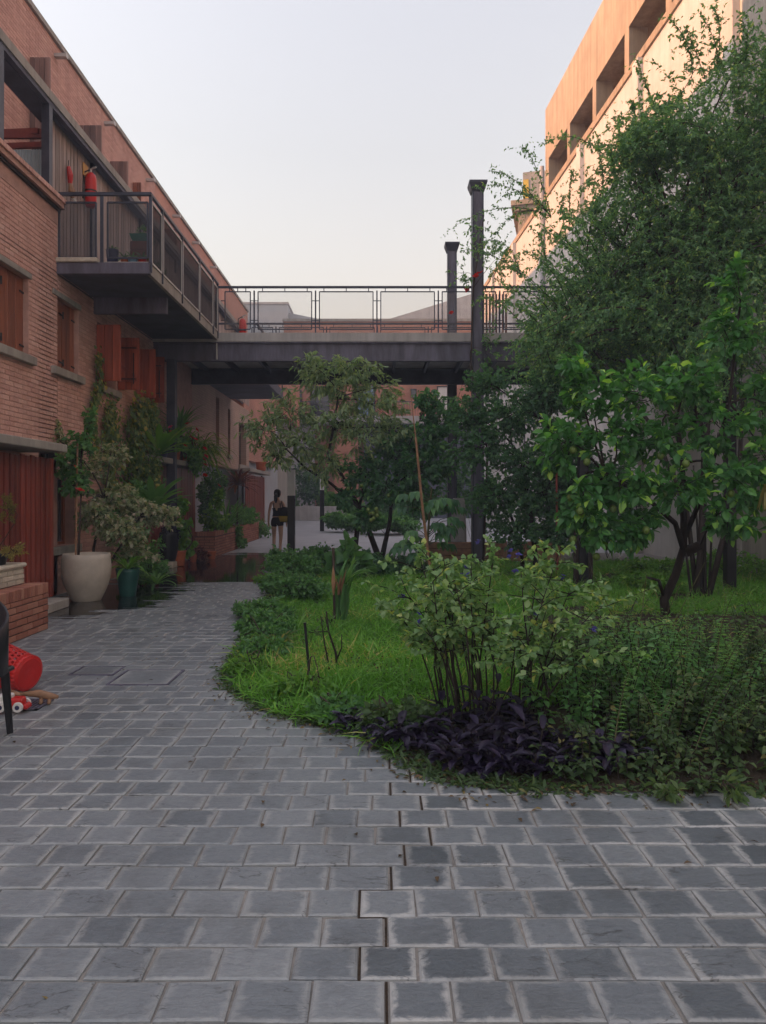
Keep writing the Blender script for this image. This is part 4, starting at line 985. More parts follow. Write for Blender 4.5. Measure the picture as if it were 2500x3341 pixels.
plant('variegated_shrub', 'wide cream and pink variegated shrub leaning over the pale pot', 'shrub', (-4.55, 11.9, 0),
      [((-4.60, 11.7, 1.93), (0.42, 0.4, 0.34), 1.1), ((-4.25, 11.9, 1.50), (0.5, 0.45, 0.26), 1.2), ((-3.80, 12.1, 1.30), (0.46, 0.45, 0.24), 1.1), ((-4.02, 11.6, 0.98), (0.46, 0.4, 0.24), 1.1), ((-4.35, 11.5, 1.23), (0.35, 0.35, 0.3), 1), ((-3.50, 12.2, 1.18), (0.3, 0.3, 0.2), .6), ((-4.28, 11.9, 2.18), (0.3, 0.3, 0.22), .5), ((-3.85, 11.9, 0.62), (0.36, 0.35, 0.22), .8), ((-5.02, 11.6, 2.43), (0.2, 0.2, 0.3), .35)],
      dict(mat='l_varieg', twigs=62, per=16, L=0.075, W=0.042, droop=0.3, upness=0.9), trunks=[([(-4.55,11.9,0),(-4.5,11.8,.7),(-4.3,11.7,1.5)], 0.03, 0.015), ([(-4.5,11.9,0),(-4.2,11.9,.6),(-3.8,11.9,1.2)], 0.025, 0.012)], limb_r=0.014)
pot('green_pot', 'tall dark green pot half hidden behind the pale pot', 'pot', (-3.86, 11.5, 0), 0.12, 0.18, 0.42, 'pot_green')
def rosette(name, label, c, n, L, w, mat, spread=1.0, bend=1.0, group=None, zmin=0.15, parent=None):
    r = parent or thing(name, label, 'plant', c, group); b = LeafBag()
    for k in range(n):
        t = k*2.39996 + random.uniform(-.2, .2); e = zmin + (1.5-zmin)*(k/n)**0.9
        b.strap(c, (math.cos(t)*spread, math.sin(t)*spread, e), L*random.uniform(.75, 1.1), w*random.uniform(.8, 1.1), bend*random.uniform(.7, 1.2), random.uniform(0, .9), seg=8, wmax=0.55)
    b.obj('foliage', mat, r); return r
rosette('strappy_plant', 'strappy green plant in the dark green pot', (-3.86, 11.5, 0.4), 22, 0.5, 0.05, 'l_bright', bend=1.7)
rosette('strappy_plant', 'low clump of strappy leaves under the variegated shrub', (-3.75, 12.6, 0.05), 26, 0.55, 0.05, 'l_mid', bend=1.6)
for i, (c, L, n) in enumerate((((-4.5, 15.3, 2.38), 0.95, 24), ((-4.4, 14.5, 1.25), 0.95, 30))):
    rosette('bird_nest_fern', ('broad pale bird nest fern on top of the fence canopy', 'broad dark bird nest fern below the other in front of the fence')[i], c, n, L, 0.17, ('l_bright', 'l_mid')[i], bend=0.9, zmin=0.25)
plant('leafy_shrub', 'dense dark shrub at the water edge under the variegated leaves', 'shrub', (-4.3, 13.3, 0), [((-4.25, 13.2, 0.55), (0.5, 0.5, 0.5), 1.2), ((-3.95, 12.9, 0.25), (0.35, 0.35, 0.25), 1), ((-4.5, 13.4, 1.2), (0.35, 0.4, 0.5), 1), ((-4.6, 13.9, 1.5), (0.3, 0.4, 0.4), .8)],
      dict(mat='l_mid', twigs=55, per=14, L=0.085, W=0.035, droop=0.3, upness=0.7), stem_name='stem', leaf_name='foliage')
def vine(label, pts, width, n, L, mat='l_vine', x=-4.97, thick=0.1):
    r = thing('wall_vine', label, 'vine', (x, pts[0][0], pts[0][1]), 'vines climbing the brick wall')
    m = MB(); m.tube([(x+0.03, y, z) for y, z in pts], [0.014*(1-0.6*i/(len(pts)-1)) for i in range(len(pts))], 5); obj('stem', m, 'twig', r)
    p = np.array(pts); seg = rng.integers(0, len(pts)-1, n); t = rng.random((n,1)); c = p[seg]*(1-t)+p[seg+1]*t
    wd = np.array([width[s] for s in seg])[:,None]; c = c + np.clip(rng.normal(size=(n,2)), -2, 2)*wd*0.5*np.array([1, 0.8])
    P = np.column_stack([x+0.02+rng.random(n)*thick, c[:,0], c[:,1]]); k = .6+.7*rng.random(n)
    D = np.column_stack([rng.random(n)*0.6, rng.normal(size=n)*0.6, -0.5-rng.random(n)*0.5]); Nn = np.array([1.0, -0.2, 0.5]) + rng.normal(size=(n,3))*0.35
    b = LeafBag(); b.leaves(P, D, Nn, L*k, L*0.8*k, np.clip(rng.normal(.5,.25,n),0,1)); b.obj('foliage', mat, r); return r
vine('thin ivy vine with a bare lower stem on the brick wall', [(13.0, 1.9), (12.85, 2.6), (12.75, 3.0), (13.1, 3.5), (13.1, 4.0)], [0.03, 0.06, 0.16, 0.2], 650, 0.075)
vine('bushy yellow green vine below the red open shutters', [(13.6, 1.6), (13.7, 2.2), (13.6, 2.6), (13.7, 3.2)], [0.3, 0.4, 0.35], 1000, 0.085)
vine('broad leaf climber below the far red shutters', [(14.7, 1.7), (14.8, 2.3), (14.9, 2.9), (15.2, 3.35)], [0.5, 0.7, 0.5], 1500, 0.10, thick=0.35)
vine('creeper hanging down from the fence canopy', [(14.9, 2.3), (14.9, 1.9), (15.0, 1.5)], [0.35, 0.4], 700, 0.09, x=-4.62, thick=0.2)
vine('ivy reaching up the corner above the canopy', [(15.9, 2.5), (15.8, 3.0), (15.6, 3.4)], [0.3, 0.25], 450, 0.1, x=-4.9, thick=0.2)

# geraniums and hanging plants on the second canopy
for i, (y, x, mt) in enumerate(((16.0, -4.62, 'pot_blue'), (16.9, -4.6, 'pot_terra'), (17.6, -4.62, 'pot_terra'), (18.3, -4.62, 'pot_terra'), (18.9, -4.6, 'pot_blue'))):
    p = pot('flower_pot', ('navy flower pot nearest on the geranium canopy', 'terracotta pot second along the geranium canopy', 'terracotta pot in the middle of the geranium canopy', 'terracotta pot fourth along the geranium canopy', 'navy flower pot farthest on the geranium canopy')[i], 'pot', (x, y, 2.362), 0.08, 0.11, 0.19, mt, 'pots on the geranium canopy')
ger = plant('red_geranium', 'mass of trailing red geraniums over the second canopy', 'flowers', (-4.6, 17.2, 2.5), [((-4.5, 16.6, 2.75), (0.3, 0.5, 0.25), 1), ((-4.45, 17.6, 2.7), (0.3, 0.5, 0.3), 1), ((-4.3, 17.6, 2.3), (0.2, 0.45, 0.35), 1)],
      dict(mat='l_mid', twigs=42, per=12, L=0.09, W=0.05, droop=0.4, upness=0.6, rhi=1.0), stem_name='stem', leaf_name='foliage')
for px_, py_ in ((0.11,.9),): pass
for p in ((-4.152, 16.20, 3.094), (-4.377, 16.20, 2.856), (-4.358, 16.30, 2.851), (-4.496, 16.20, 2.922), (-4.107, 16.80, 3.022), (-4.217, 16.80, 2.851), (-4.153, 16.90, 2.811), (-4.264, 16.40, 2.638), (-4.062, 17.40, 2.636), (-4.084, 17.40, 2.388), (-4.055, 17.40, 2.260), (-4.055, 17.40, 2.018), (-4.034, 17.40, 2.459), (-3.907, 18.20, 1.797), (-4.488, 16.10, 3.011)):
    flower(ger, p, 0.12, 'f_red' if p[1] > 16.15 else 'f_pink')
hang = thing('trailing_fern', 'pale green trailing fern hanging at the end of the second canopy', 'plant', (-4.45, 18.9, 2.5))
b = LeafBag()
for k in range(150):
    t = random.uniform(-1.8, 1.8); b.strap((-4.45+random.uniform(-.15,.15), 18.6+random.uniform(-.6,.4), 2.55+random.uniform(-.2,.35)), (math.cos(t), math.sin(t)*.8-.2, random.uniform(-.2,.9)), random.uniform(.5,1.15), 0.035, random.uniform(2.0,3.4), random.uniform(.1,1), seg=7)
b.obj('foliage', 'l_bright', hang)
rosette('spider_plant', 'striped spiky plant above the red geraniums', (-4.5, 17.5, 2.75), 34, 0.62, 0.045, 'l_bright', bend=1.0, zmin=0.0)
rosette('grassy_plant', 'upright grassy tuft rising from the geranium canopy', (-4.6, 16.5, 2.6), 40, 0.62, 0.022, 'l_bright', spread=0.45, bend=0.5, zmin=0.6)
pal = thing('potted_palm', 'dark young palm under the footbridge above the canopy', 'plant', (-4.55, 17.3, 2.4))
obj('stem', MB().tube([(-4.6, 17.3, 2.36), (-4.6, 17.3, 3.1)], [0.06, 0.045], 8), 'bark_dark', pal)
b = LeafBag()
for k in range(46):
    t = k*2.4; e = random.uniform(0.0, 2.2); b.strap((-4.6, 17.3, 3.05), (math.cos(t), math.sin(t), e), random.uniform(.6,.9), 0.06, random.uniform(.6,1.4), random.uniform(0,.7), seg=7, wmax=.4)
b.obj('fronds', 'l_mid', pal)
b = LeafBag()
for d in ((0.5,-.2,-.6), (0.7,-.1,-.7), (0.4, -.5, -.5)): b.strap((-4.5, 17.5, 3.05), d, 0.5, 0.07, 0.8, 0.5)
b.obj('withered_frond', 'l_red', pal)
# pots standing in the water
bk = pot('black_planter', 'large black pot on a pale block in front of the brown fence', 'pot', (-4.637, 16.30, 0.149), 0.20, 0.25, 0.62, 'black', belly=0.03)
blk = obj('pale_block', MB().cbox(-4.95, -4.42, 16.05, 16.5, 0.0, 0.125, 0.012), 'stoneblock'); tag(blk, 'pale stone block in the water under the black pot', 'block')
plant('dark_potted_plant', 'sprawling purplish plant in the black pot', 'plant', (-4.637, 16.30, 0.702), [((-4.6,16.3,0.75),(0.3,0.3,0.2),1), ((-4.75,16.1,0.45),(0.2,0.2,0.35),.7)], dict(mat='l_purple', twigs=40, per=10, L=0.1, W=0.03, droop=0.5, upness=0.5), stem_name='stem', leaf_name='foliage')
pot('terracotta_pot', 'terracotta pot standing in the puddle right of the black pot', 'pot', (-4.418, 16.50, 0.012), 0.12, 0.16, 0.34, 'pot_terra')
plant('climbing_pothos', 'bright heart leaved plant climbing the brown fence', 'plant', (-4.336, 16.60, 0.314), [((-4.35,16.6,0.95),(0.2,0.2,0.4),1), ((-4.3,16.6,0.45),(0.22,0.22,0.25),1), ((-4.4,16.7,1.35),(0.12,0.15,0.2),.5)], dict(mat='l_bright', twigs=24, per=9, L=0.12, W=0.095, droop=0.6, upness=0.5), stem_name='stem', leaf_name='foliage')
obj_ = obj('pale_post', MB().cbox(-4.72, -4.58, 14.2, 14.32, 0, 0.72, 0.01), 'pot_white'); tag(obj_, 'short pale post in the plants left of the black pot', 'post')
for i, (c, r_) in enumerate((((-4.12, 18.4, 0.0), 0.1), ((-4.38, 17.6, 0), 0.09))):
    pot('terracotta_pot', ('small terracotta pot at the corner of the wet brick planter', 'small terracotta pot low against the brown fence')[i], 'pot', c, r_*0.8, r_*1.15, 0.2, 'pot_terra')
plant('low_ground_plant', 'low dark red leaved plant by the fence foot', 'plant', (-4.35, 17.9, 0), [((-4.3,17.9,.16),(.25,.5,.16),1)], dict(mat='l_red', twigs=40, per=9, L=0.09, W=0.04, droop=0.2, upness=0.8), stem_name='stem', leaf_name='foliage')
plant('planter_bush', 'leafy green bush with yellow tips in the wet brick planter', 'plant', (-4.4, 19.6, 0.6), [((-4.4,19.6,1.0),(.3,.4,.35),1), ((-4.3,20.3,.85),(.3,.4,.25),1), ((-4.15,19.4,1.45),(.12,.15,.3),.4)], dict(mat='l_bright', twigs=46, per=11, L=0.11, W=0.06, droop=0.3, upness=0.7), stem_name='stem', leaf_name='foliage')
rosette('agave', 'upright dark sword leaved plant in the wet brick planter', (-4.3, 20.9, 0.6), 30, 1.15, 0.06, 'l_mid', spread=0.75, bend=0.5, zmin=0.35)
plant('trailing_ivy', 'ivy trailing down between the two far brick planters', 'plant', (-4.2, 22.2, .6), [((-4.12,22.0,.4),(.12,.35,.4),1), ((-4.1,22.4,.15),(.15,.3,.2),.6)], dict(mat='l_mid', twigs=70, per=9, L=0.06, W=0.05, droop=0.7, upness=0.2), stem_name='stem', leaf_name='foliage')
cord = rosette('cordyline', 'dark red cordyline rising over the farthest planter', (-4.5, 23.8, 1.9), 46, 0.8, 0.10, 'l_red', bend=1.3, zmin=-0.1)
obj('stem', MB().tube([(-4.55, 23.9, 0.55), (-4.5, 23.8, 1.95)], [0.03, 0.022], 6), 'bark', cord)
plant('far_planter_plants', 'mixed green plants filling the farthest planter', 'plant', (-4.6, 25, .6), [((-4.55,24.4,.95),(.3,.6,.4),1), ((-4.5,26,.9),(.3,.7,.35),1), ((-4.5, 28.2, .35), (.5,.6,.4), 1)], dict(mat='l_mid', twigs=50, per=10, L=0.13, W=0.06, droop=0.3, upness=0.6), stem_name='stem', leaf_name='foliage')
pot('red_pot', 'small red pot on the far concrete canopy', 'pot', (-4.62, 29.2, 2.56), 0.17, 0.22, 0.34, 'pot_terra')
plant('dark_climber', 'dark climber filling the gap behind the second canopy', 'vine', (-4.7, 20.5, 0), [((-4.7,20.5,1.6),(.3,.8,.8),1.5), ((-4.7,22,2.0),(.25,.7,.5),1)], dict(mat='l_dark', twigs=60, per=10, L=0.1, W=0.06, droop=0.5, upness=0.4), stem_name='stem', leaf_name='foliage')

# things on the balcony and walkway
def extinguisher(label, c, s=1.0):
    e = thing('fire_extinguisher', label, 'extinguisher', c, 'red fire extinguishers')
    x, y, z = c
    obj('body', MB().lathe([(0.075*s, 0), (0.085*s, 0.02*s), (0.085*s, 0.42*s), (0.07*s, 0.48*s), (0.03*s, 0.52*s)], c, 18), 'red', e, smooth=True)
    obj('valve', MB().lathe([(0.02*s, 0.52*s), (0.02*s, 0.57*s)], c, 8).bar((x-0.01, y, z+0.57*s), (x+0.09*s, y-0.02, z+0.60*s), 0.02*s), 'alu', e)
    obj('hose', MB().tube([(x-0.01, y-0.03*s, z+0.55*s), (x-0.09*s, y-0.06*s, z+0.5*s), (x-0.1*s, y-0.07*s, z+0.3*s), (x-0.09*s, y-0.08*s, z+0.1*s)], 0.012*s, 6), 'iron', e)
    obj('strap', MB().lathe([(0.088*s, 0.22*s), (0.088*s, 0.245*s)], c, 18), 'iron', e)
    return e
extinguisher('red fire extinguisher hanging on the weathered board wall', (-5.08, 13.20, 6.62), 1.15)
extinguisher('small red fire extinguisher on the footbridge deck by the railing', (-3.18, 17.4, 5.14), 1.0)
sg = obj('amber_board', MB().cbox(-5.18, -5.165, 13.08, 13.3, 7.14, 7.36, 0.003), 'orange_sign'); tag(sg, 'small amber board above the wall extinguisher', 'board')
ho = thing('hanging_ornament', 'red and straw coloured ornament hanging on the boards', 'ornament', (-5.16, 12.45, 6.5))
obj('cord', MB().tube([(-5.17, 12.45, 6.98), (-5.16, 12.45, 7.1)], 0.006, 4), 'iron', ho)
obj('red_cloth', MB().tube([(-5.15, 12.42, 6.98), (-5.13, 12.44, 6.85), (-5.14, 12.46, 6.72)], [0.03, 0.05, 0.035], 8), 'red', ho)
obj('straw_bundle', MB().tube([(-5.14, 12.46, 6.72), (-5.12, 12.48, 6.6), (-5.12, 12.52, 6.5)], [0.03, 0.06, 0.03], 8), 'bamboo', ho)
obj('pale_tail', MB().tube([(-5.12, 12.52, 6.52), (-5.1, 12.6, 6.46)], [0.035, 0.02], 6), 'white', ho)
for i, (x, r_, h, mt, lb) in enumerate(((-4.22, 0.10, 0.24, 'pot_blue', 'navy bucket at the balcony end by the post'), (-4.03, 0.065, 0.11, 'pot_terra', 'little brown pot on the balcony floor'), (-3.90, 0.075, 0.11, 'pot_lblue', 'light blue pot on the balcony floor'), (-3.745, 0.065, 0.11, 'red', 'little red pot on the balcony floor'))):
    pot('balcony_pot', lb, 'pot', (x, 11.85, 5.172), r_*0.8, r_, h, mt, 'pots on the balcony')
    rosette('balcony_plant', 'small plant in the ' + lb.split(' at ')[0].split(' on ')[0], (x, 11.85, 5.172+h*0.9), 12, 0.16, 0.03, 'l_mid', bend=1.2, group='plants on the balcony')
cr = thing('brown_crate', 'brown wooden crate at the outer balcony corner', 'crate', (-3.78, 12.2, 5.172)); obj('panel', MB().cbox(-4.0, -3.72, 12.05, 12.4, 5.172, 5.63, 0.008), 'shutter', cr)
for k in range(3): obj('slat', MB().box(-4.005, -3.715, 12.035, 12.05, 5.19+0.15*k, 5.31+0.15*k), 'shutter', cr)
pb = obj('teal_planter', MB().add([(-3.98,12.08,5.632),(-3.74,12.08,5.632),(-3.74,12.38,5.632),(-3.98,12.38,5.632),(-4.02,12.02,5.74),(-3.70,12.02,5.74),(-3.70,12.42,5.74),(-4.02,12.42,5.74),(-3.99,12.05,5.74),(-3.73,12.05,5.74),(-3.73,12.39,5.74),(-3.99,12.39,5.74),(-3.99,12.05,5.70),(-3.73,12.05,5.70),(-3.73,12.39,5.70),(-3.99,12.39,5.70)], [(0,1,5,4),(1,2,6,5),(2,3,7,6),(3,0,4,7),(0,3,2,1),(4,5,9,8),(5,6,10,9),(6,7,11,10),(7,4,8,11),(8,9,13,12),(9,10,14,13),(10,11,15,14),(11,8,12,15),(12,13,14,15)]), 'teal'); tag(pb, 'teal plastic planter on top of the brown crate', 'planter')
plant('balcony_seedling', 'thin green seedling growing in the teal planter', 'plant', (-3.86,12.2,5.7), [((-3.86,12.2,5.84),(.1,.12,.1),1)], dict(mat='l_mid', twigs=14, per=6, L=0.05, W=0.02, droop=0, upness=.4), stem_name='stem', leaf_name='foliage', limb_r=.004, twig_r=.002)
plant('balcony_shrub', 'round green shrub behind the balcony side panels', 'plant', (-3.95,13.4,5.17), [((-3.95,13.3,5.5),(.16,.25,.25),1)], dict(mat='l_mid', twigs=40, per=9, L=0.06, W=0.03, droop=0.1, upness=.5), stem_name='stem', leaf_name='foliage', limb_r=.006)

# foreground left: basket, toys, grate, hatches, chair
bk = thing('laundry_basket', 'red perforated plastic basket lying on its side', 'basket', (-2.8, 5.8, 0))
m = MB(); nu, nv = 26, 7; r0, r1, hh = 0.135, 0.19, 0.40
def bp3(u, v):
    t = 2*math.pi*u/nu; r = r0+(r1-r0)*v; return (r*math.cos(t), r*math.sin(t), v*hh)
v0, v1 = 0.12, 0.88
for i in range(nu):
    for band in ((0, v0), (v1, 1.0)):
        m.add([bp3(i,band[0]), bp3(i+1,band[0]), bp3(i+1,band[1]), bp3(i,band[1])], [(0,1,2,3)])
    for j in range(nv):
        a, b = v0+(v1-v0)*j/nv, v0+(v1-v0)*(j+1)/nv; off = 0.5*(j % 2)
        ring = [(0,0),(.5,0),(1,0),(1,.5),(1,1),(.5,1),(0,1),(0,.5)]
        hole = [(.5+.34*math.cos(R(225+45*k)), .5+.36*math.sin(R(225+45*k))) for k in range(8)]
        vs_ = [bp3(i+off+p[0], a+(b-a)*p[1]) for p in ring] + [bp3(i+off+p[0], a+(b-a)*p[1]) for p in hole]
        m.add(vs_, [(k, (k+1) % 8, 8+(k+1) % 8, 8+k) for k in range(8)])
Mx = Matrix.Translation((-2.70, 5.78, 0.15)) @ Matrix.Rotation(R(-20), 4, 'Z') @ Matrix.Rotation(R(-82), 4, 'Y')
def place(mb): mb.v = [tuple(Mx @ Vector(p)) for p in mb.v]; return mb
body = obj('body', place(m), 'red', bk, smooth=True); sm = body.modifiers.new('thick', 'SOLIDIFY'); sm.thickness = 0.004
bs = MB().lathe([(0.02, -0.002), (0.05, -0.006), (0.115, -0.008), (0.14, 0.006), (0.137, 0.012)], (0,0,0), 26); obj('base', place(bs), 'red', bk)
rm = MB(); rm.tube([bp3(i, 1.0) for i in range(nu+1)], 0.009, 6); obj('rim', place(rm), 'red', bk)
gr = thing('drain_grate', 'rusty square drain grate set in the paving by the toys', 'grate', (-2.7, 5.42, 0))
m = MB(); x0, x1, y0, y1 = -2.74, -2.42, 5.30, 5.58
for a in ((x0,x1,y0,y0+.02), (x0,x1,y1-.02,y1), (x0,x0+.02,y0,y1), (x1-.02,x1,y0,y1)): m.box(*a, 0.001, 0.011)
obj('frame', m, 'steel_rust', gr); obj('well', MB().box(x0, x1, y0, y1, 0.0005, 0.0035), 'iron', gr)
for k in range(10): obj('bar', MB().box(x0+.025+k*.0275, x0+.035+k*.0275, y0+.02, y1-.02, 0.002, 0.009), 'steel_rust', gr)
def hatch(label, x0, x1, y0, y1):
    h = thing('access_hatch', label, 'hatch', ((x0+x1)/2, y0, 0)); m = MB(); w = 0.016
    for a in ((x0,x1,y0,y0+w), (x0,x1,y1-w,y1), (x0,x0+w,y0+w,y1-w), (x1-w,x1,y0+w,y1-w)): m.box(*a, -0.004, 0.0062)
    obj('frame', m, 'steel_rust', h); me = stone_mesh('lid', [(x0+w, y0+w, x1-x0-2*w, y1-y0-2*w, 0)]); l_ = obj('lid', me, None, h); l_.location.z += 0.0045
hatch('small slate-filled access hatch in the paving', -2.64, -2.26, 6.36, 6.68); hatch('large slate-filled access hatch beside the small one', -2.20, -1.70, 6.02, 6.54)
ty = thing('toy_truck', 'small red and white toy truck with blue-hubbed wheels', 'toy', (-2.560, 5.28, 0.012))
obj('cab', MB().cbox(-2.580, -2.495, 5.22, 5.31, 0.03, 0.105, 0.012), 'red', ty); obj('body', MB().cbox(-2.670, -2.582, 5.215, 5.315, 0.035, 0.125, 0.008), 'white', ty); obj('bonnet', MB().cbox(-2.496, -2.455, 5.225, 5.305, 0.025, 0.065, 0.012), 'red', ty)
for x in (-2.630, -2.510):
    for yy in (5.205, 5.325):
        w = obj('wheel', MB().lathe([(0.012,-0.012),(0.033,-0.012),(0.036,0),(0.033,0.012),(0.012,0.012)], (0,0,0), 16).rot(R(90),(0,0,0),'X'), 'white', ty, loc=(x, yy, 0.049))
        obj('hub', MB().lathe([(0.004,-0.016),(0.016,-0.015),(0.016,-0.01)], (0,0,0), 12).rot(R(-90),(0,0,0),'X'), 'pot_blue', w, loc=(x, yy, 0.049))
tf = thing('toy_figure', 'brown toy animal lying behind the toy truck', 'toy', (-2.540, 5.5, 0.02))
m = MB(); m.tube([(-2.660,5.5,.06),(-2.580,5.48,.07),(-2.480,5.47,.075),(-2.400,5.46,.06),(-2.340,5.46,.055)], [.010,.016,.030,.028,.012], 8)
for s_ in ((-2.660,.03),(-2.680,-.02)): m.tube([(-2.620,5.49,.06),(s_[0]-.05,5.49+s_[1],.085)], [.014,.008], 6)
for s_ in (-2.460,-2.400): m.tube([(s_,5.46,.05),(s_+.01,5.42,.014)], [.016,.012], 6)
obj('body', m, 'bamboo', tf, smooth=True)
ch = thing('black_chair', 'black plastic armchair cut off by the picture edge', 'chair', (-2.5, 4.5, 0))
m = MB(); cx, cy = -2.595, 4.55
arc = [(cx+0.29*math.sin(R(a)), cy+0.29*math.cos(R(a))) for a in range(-60, 121, 15)]
for z0_, z1_ in ((0.45, 0.86),):
    vs_ = []
    for i, (x, y) in enumerate(arc):
        e = 1-abs(i-6)/6*0.45; vs_ += [(x,y,0.42),(x*1.0+0.01*(x-cx),y,0.42+0.42*e)]
    m.add(vs_, [(2*i,2*i+2,2*i+3,2*i+1) for i in range(len(arc)-1)])
bo = obj('backrest', m, 'black', ch, smooth=True); bo.modifiers.new('thick','SOLIDIFY').thickness = 0.02
obj('seat', MB().cbox(cx-0.25, cx+0.26, cy-0.25, cy+0.26, 0.40, 0.43, 0.01), 'black', ch)
for dx, dy in ((.21,.22),(.21,-.22),(-.22,.22),(-.22,-.22)): obj('leg', MB().tube([(cx+dx*1.12, cy+dy*1.1, 0), (cx+dx, cy+dy, 0.41)], [0.02, 0.03], 8), 'black', ch)
obj('armrest', MB().tube([(cx+0.27, cy+0.1, 0.62), (cx+0.27, cy-0.05, 0.60), (cx+0.25, cy-0.22, 0.58), (cx+0.24, cy-0.22, 0.42)], 0.022, 8), 'black', ch)

# ------------------------------------------------------------------ lawn
n = 90000
P = np.column_stack([rng.uniform(-1.5, 7.0, n*2), 4.0+13*rng.random(n*2)**1.5, np.zeros(n*2)])
keep = []
bedc = np.array([[xx, yy] for xx, yy in BED])
for i, p in enumerate(P):
    x, y = p[0], p[1]
    if not seen(x, y, 0, 250) or not poly_inside(x, y, BED): continue
    if y < 4.9 + 0.28*max(0, x) and x > 0.1: continue
    if mnoise.noise((x*1.3, y*1.3, 9)) < -0.35 and x > 2.2: continue
    if 1.7 < x < 4.8 and 5.0 < y < 9.3 and random.random() < 0.93: continue
    keep.append(i)
    if len(keep) >= n: break
P = P[keep]; k = len(P)
P[:,2] = [soil_z(p[0], p[1])-0.004 for p in P]
hgt = (0.05+0.065*rng.random(k))*(0.75+0.6*np.array([mnoise.noise((p[0]*1.7, p[1]*1.7, 2)) for p in P]).clip(-.5,.8)+0.2)
D = np.column_stack([rng.normal(0,.55,k), rng.normal(0,.55,k), np.ones(k)])
g = LeafBag()
pn = np.array([mnoise.noise((p[0]*0.8, p[1]*0.8, 5)) for p in P])
tone = np.clip(rng.normal(.40,.24,k)+pn*0.55, 0, 1)
Nn = np.column_stack([rng.normal(size=k), rng.normal(size=k), 0.3*np.ones(k)]); wd = 0.006+0.006*rng.random(k)
lg = rng.random(k) < 0.4; lg2 = ~lg
g.leaves(P[lg2], D[lg2], Nn[lg2], hgt[lg2]*1.1, wd[lg2], tone[lg2], droop=0.3, fold=0.2, pos=0.4)
g.leaves(P[lg], D[lg]*[1.7,1.7,1], Nn[lg], hgt[lg]*1.75, wd[lg]*0.9, np.clip(tone[lg]+.12,0,1), droop=0.8, fold=0.2, pos=0.45)
nc = 9000; q = P[rng.integers(0, k, nc)].copy(); q[:,2] += 0.03+0.05*rng.random(nc)
g.leaves(q, rng.normal(size=(nc,3))*[1,1,.3], np.array([0,0,1.])+rng.normal(size=(nc,3))*.3, 0.035+0.02*rng.random(nc), 0.026*np.ones(nc), np.clip(rng.normal(.25,.15,nc),0,1), simple=True)
go = g.obj('lawn_grass', 'grass', kind='stuff'); go['label'] = 'uncut bright green lawn grass'

# ------------------------------------------------------------------ border plants along the path
def low(label, x, y, r, h, mat, L, W, tw=46, per=13, name='border_shrub', cat='shrub', **kw):
    z = soil_z(x, y) if poly_inside(x, y, BED) else 0
    cl = [((x, y, z+h*0.5), (r, r, h*0.5), 1.0), ((x+r*.5, y-.2*r, z+h*0.35), (r*.7, r*.7, h*.35), .7), ((x-r*.5, y+.2*r, z+h*0.4), (r*.7, r*.7, h*.4), .7)]
    return plant(name, label, cat, (x, y, z), cl, dict(mat=mat, twigs=tw, per=per, L=L, W=W, droop=0.15, upness=0.8, **kw), stem_name='stem', leaf_name='foliage', limb_r=0.008, twig_r=0.003, group='shrubs bordering the lawn')
low('rounded mint green shrub at the foot of the black and white post', -1.55, 13.4, 0.55, 0.62, 'l_mid', 0.06, 0.045, 90, 15)
low('dense blue green shrub left of the lawn behind the wooden stake', -1.15, 10.6, 0.42, 0.50, 'l_mid', 0.05, 0.035, 80, 15)
low('soft feathery shrub spreading over the path edge', -1.5, 9.4, 0.34, 0.26, 'l_mid', 0.045, 0.016, 80, 18)
low('small leafy clump by the narrowest path edge', -1.22, 8.0, 0.30, 0.30, 'l_mid', 0.05, 0.03, 70, 14)
low('dark low shrub on the lawn edge near the hatches', -1.05, 6.9, 0.26, 0.2, 'l_mid', 0.05, 0.03, 60, 12)
low('blue green clump between the feathery shrub and the narrow edge', -1.28, 8.75, 0.30, 0.34, 'l_mid', 0.048, 0.026, 70, 14)
low('soft green mound on the path edge opposite the green pot', -1.5, 11.6, 0.34, 0.42, 'l_mid', 0.055, 0.032, 70, 14)
low('leafy clump just beside the orange tipped tuft', -1.12, 7.45, 0.24, 0.24, 'l_mid', 0.045, 0.026, 56, 13)
low('thin leaved weed at the widest point of the lawn edge', -1.1, 6.3, 0.2, 0.16, 'l_bright', 0.05, 0.014, 50, 12)
low('light green tuft growing out onto the wet path', -1.95, 13.2, 0.22, 0.16, 'l_bright', 0.07, 0.02, 50, 12)
low('pink flowered rose shrub close to the white topped post', -1.95, 15.2, 0.32, 0.6, 'l_mid', 0.07, 0.045, 60, 12)
low('tall loose green shrub between the two posts', -1.2, 15.6, 0.5, 0.55, 'l_mid', 0.07, 0.05, 70, 13)
low('white speckled dark shrub under the citrus trunk', -0.4, 14.2, 0.6, 0.55, 'l_dark', 0.07, 0.045, 90, 13)
low('dark spreading shrub behind the lawn centre', 0.35, 14.0, 0.6, 0.4, 'l_dark', 0.08, 0.045, 80, 13)
low('big leaved green plant in front of the citrus trunk', -0.55, 13.6, 0.28, 0.72, 'l_mid', 0.24, 0.17, 12, 6)
low('weedy green edge clump in front of the black stake', -0.55, 5.55, 0.24, 0.16, 'l_bright', 0.06, 0.025, 50, 12)
low('trailing weed clump beside the purple leaves', 0.15, 4.75, 0.26, 0.2, 'l_bed', 0.05, 0.03, 50, 12)
low('second trailing weed clump at the lawn corner', -0.25, 5.05, 0.22, 0.14, 'l_mid', 0.05, 0.03, 50, 12)
sp = obj('strappy_tuft', MB(), None) if False else None
rosette('strappy_tuft', 'pale strappy tuft with orange tips at the lawn edge', (-0.98, 7.3, 0.04), 30, 0.32, 0.018, 'l_dry', bend=1.6)
rosette('strappy_tuft', 'fine green strappy tuft just behind the orange tipped one', (-0.9, 8.1, 0.04), 46, 0.42, 0.016, 'l_bright', bend=1.8)
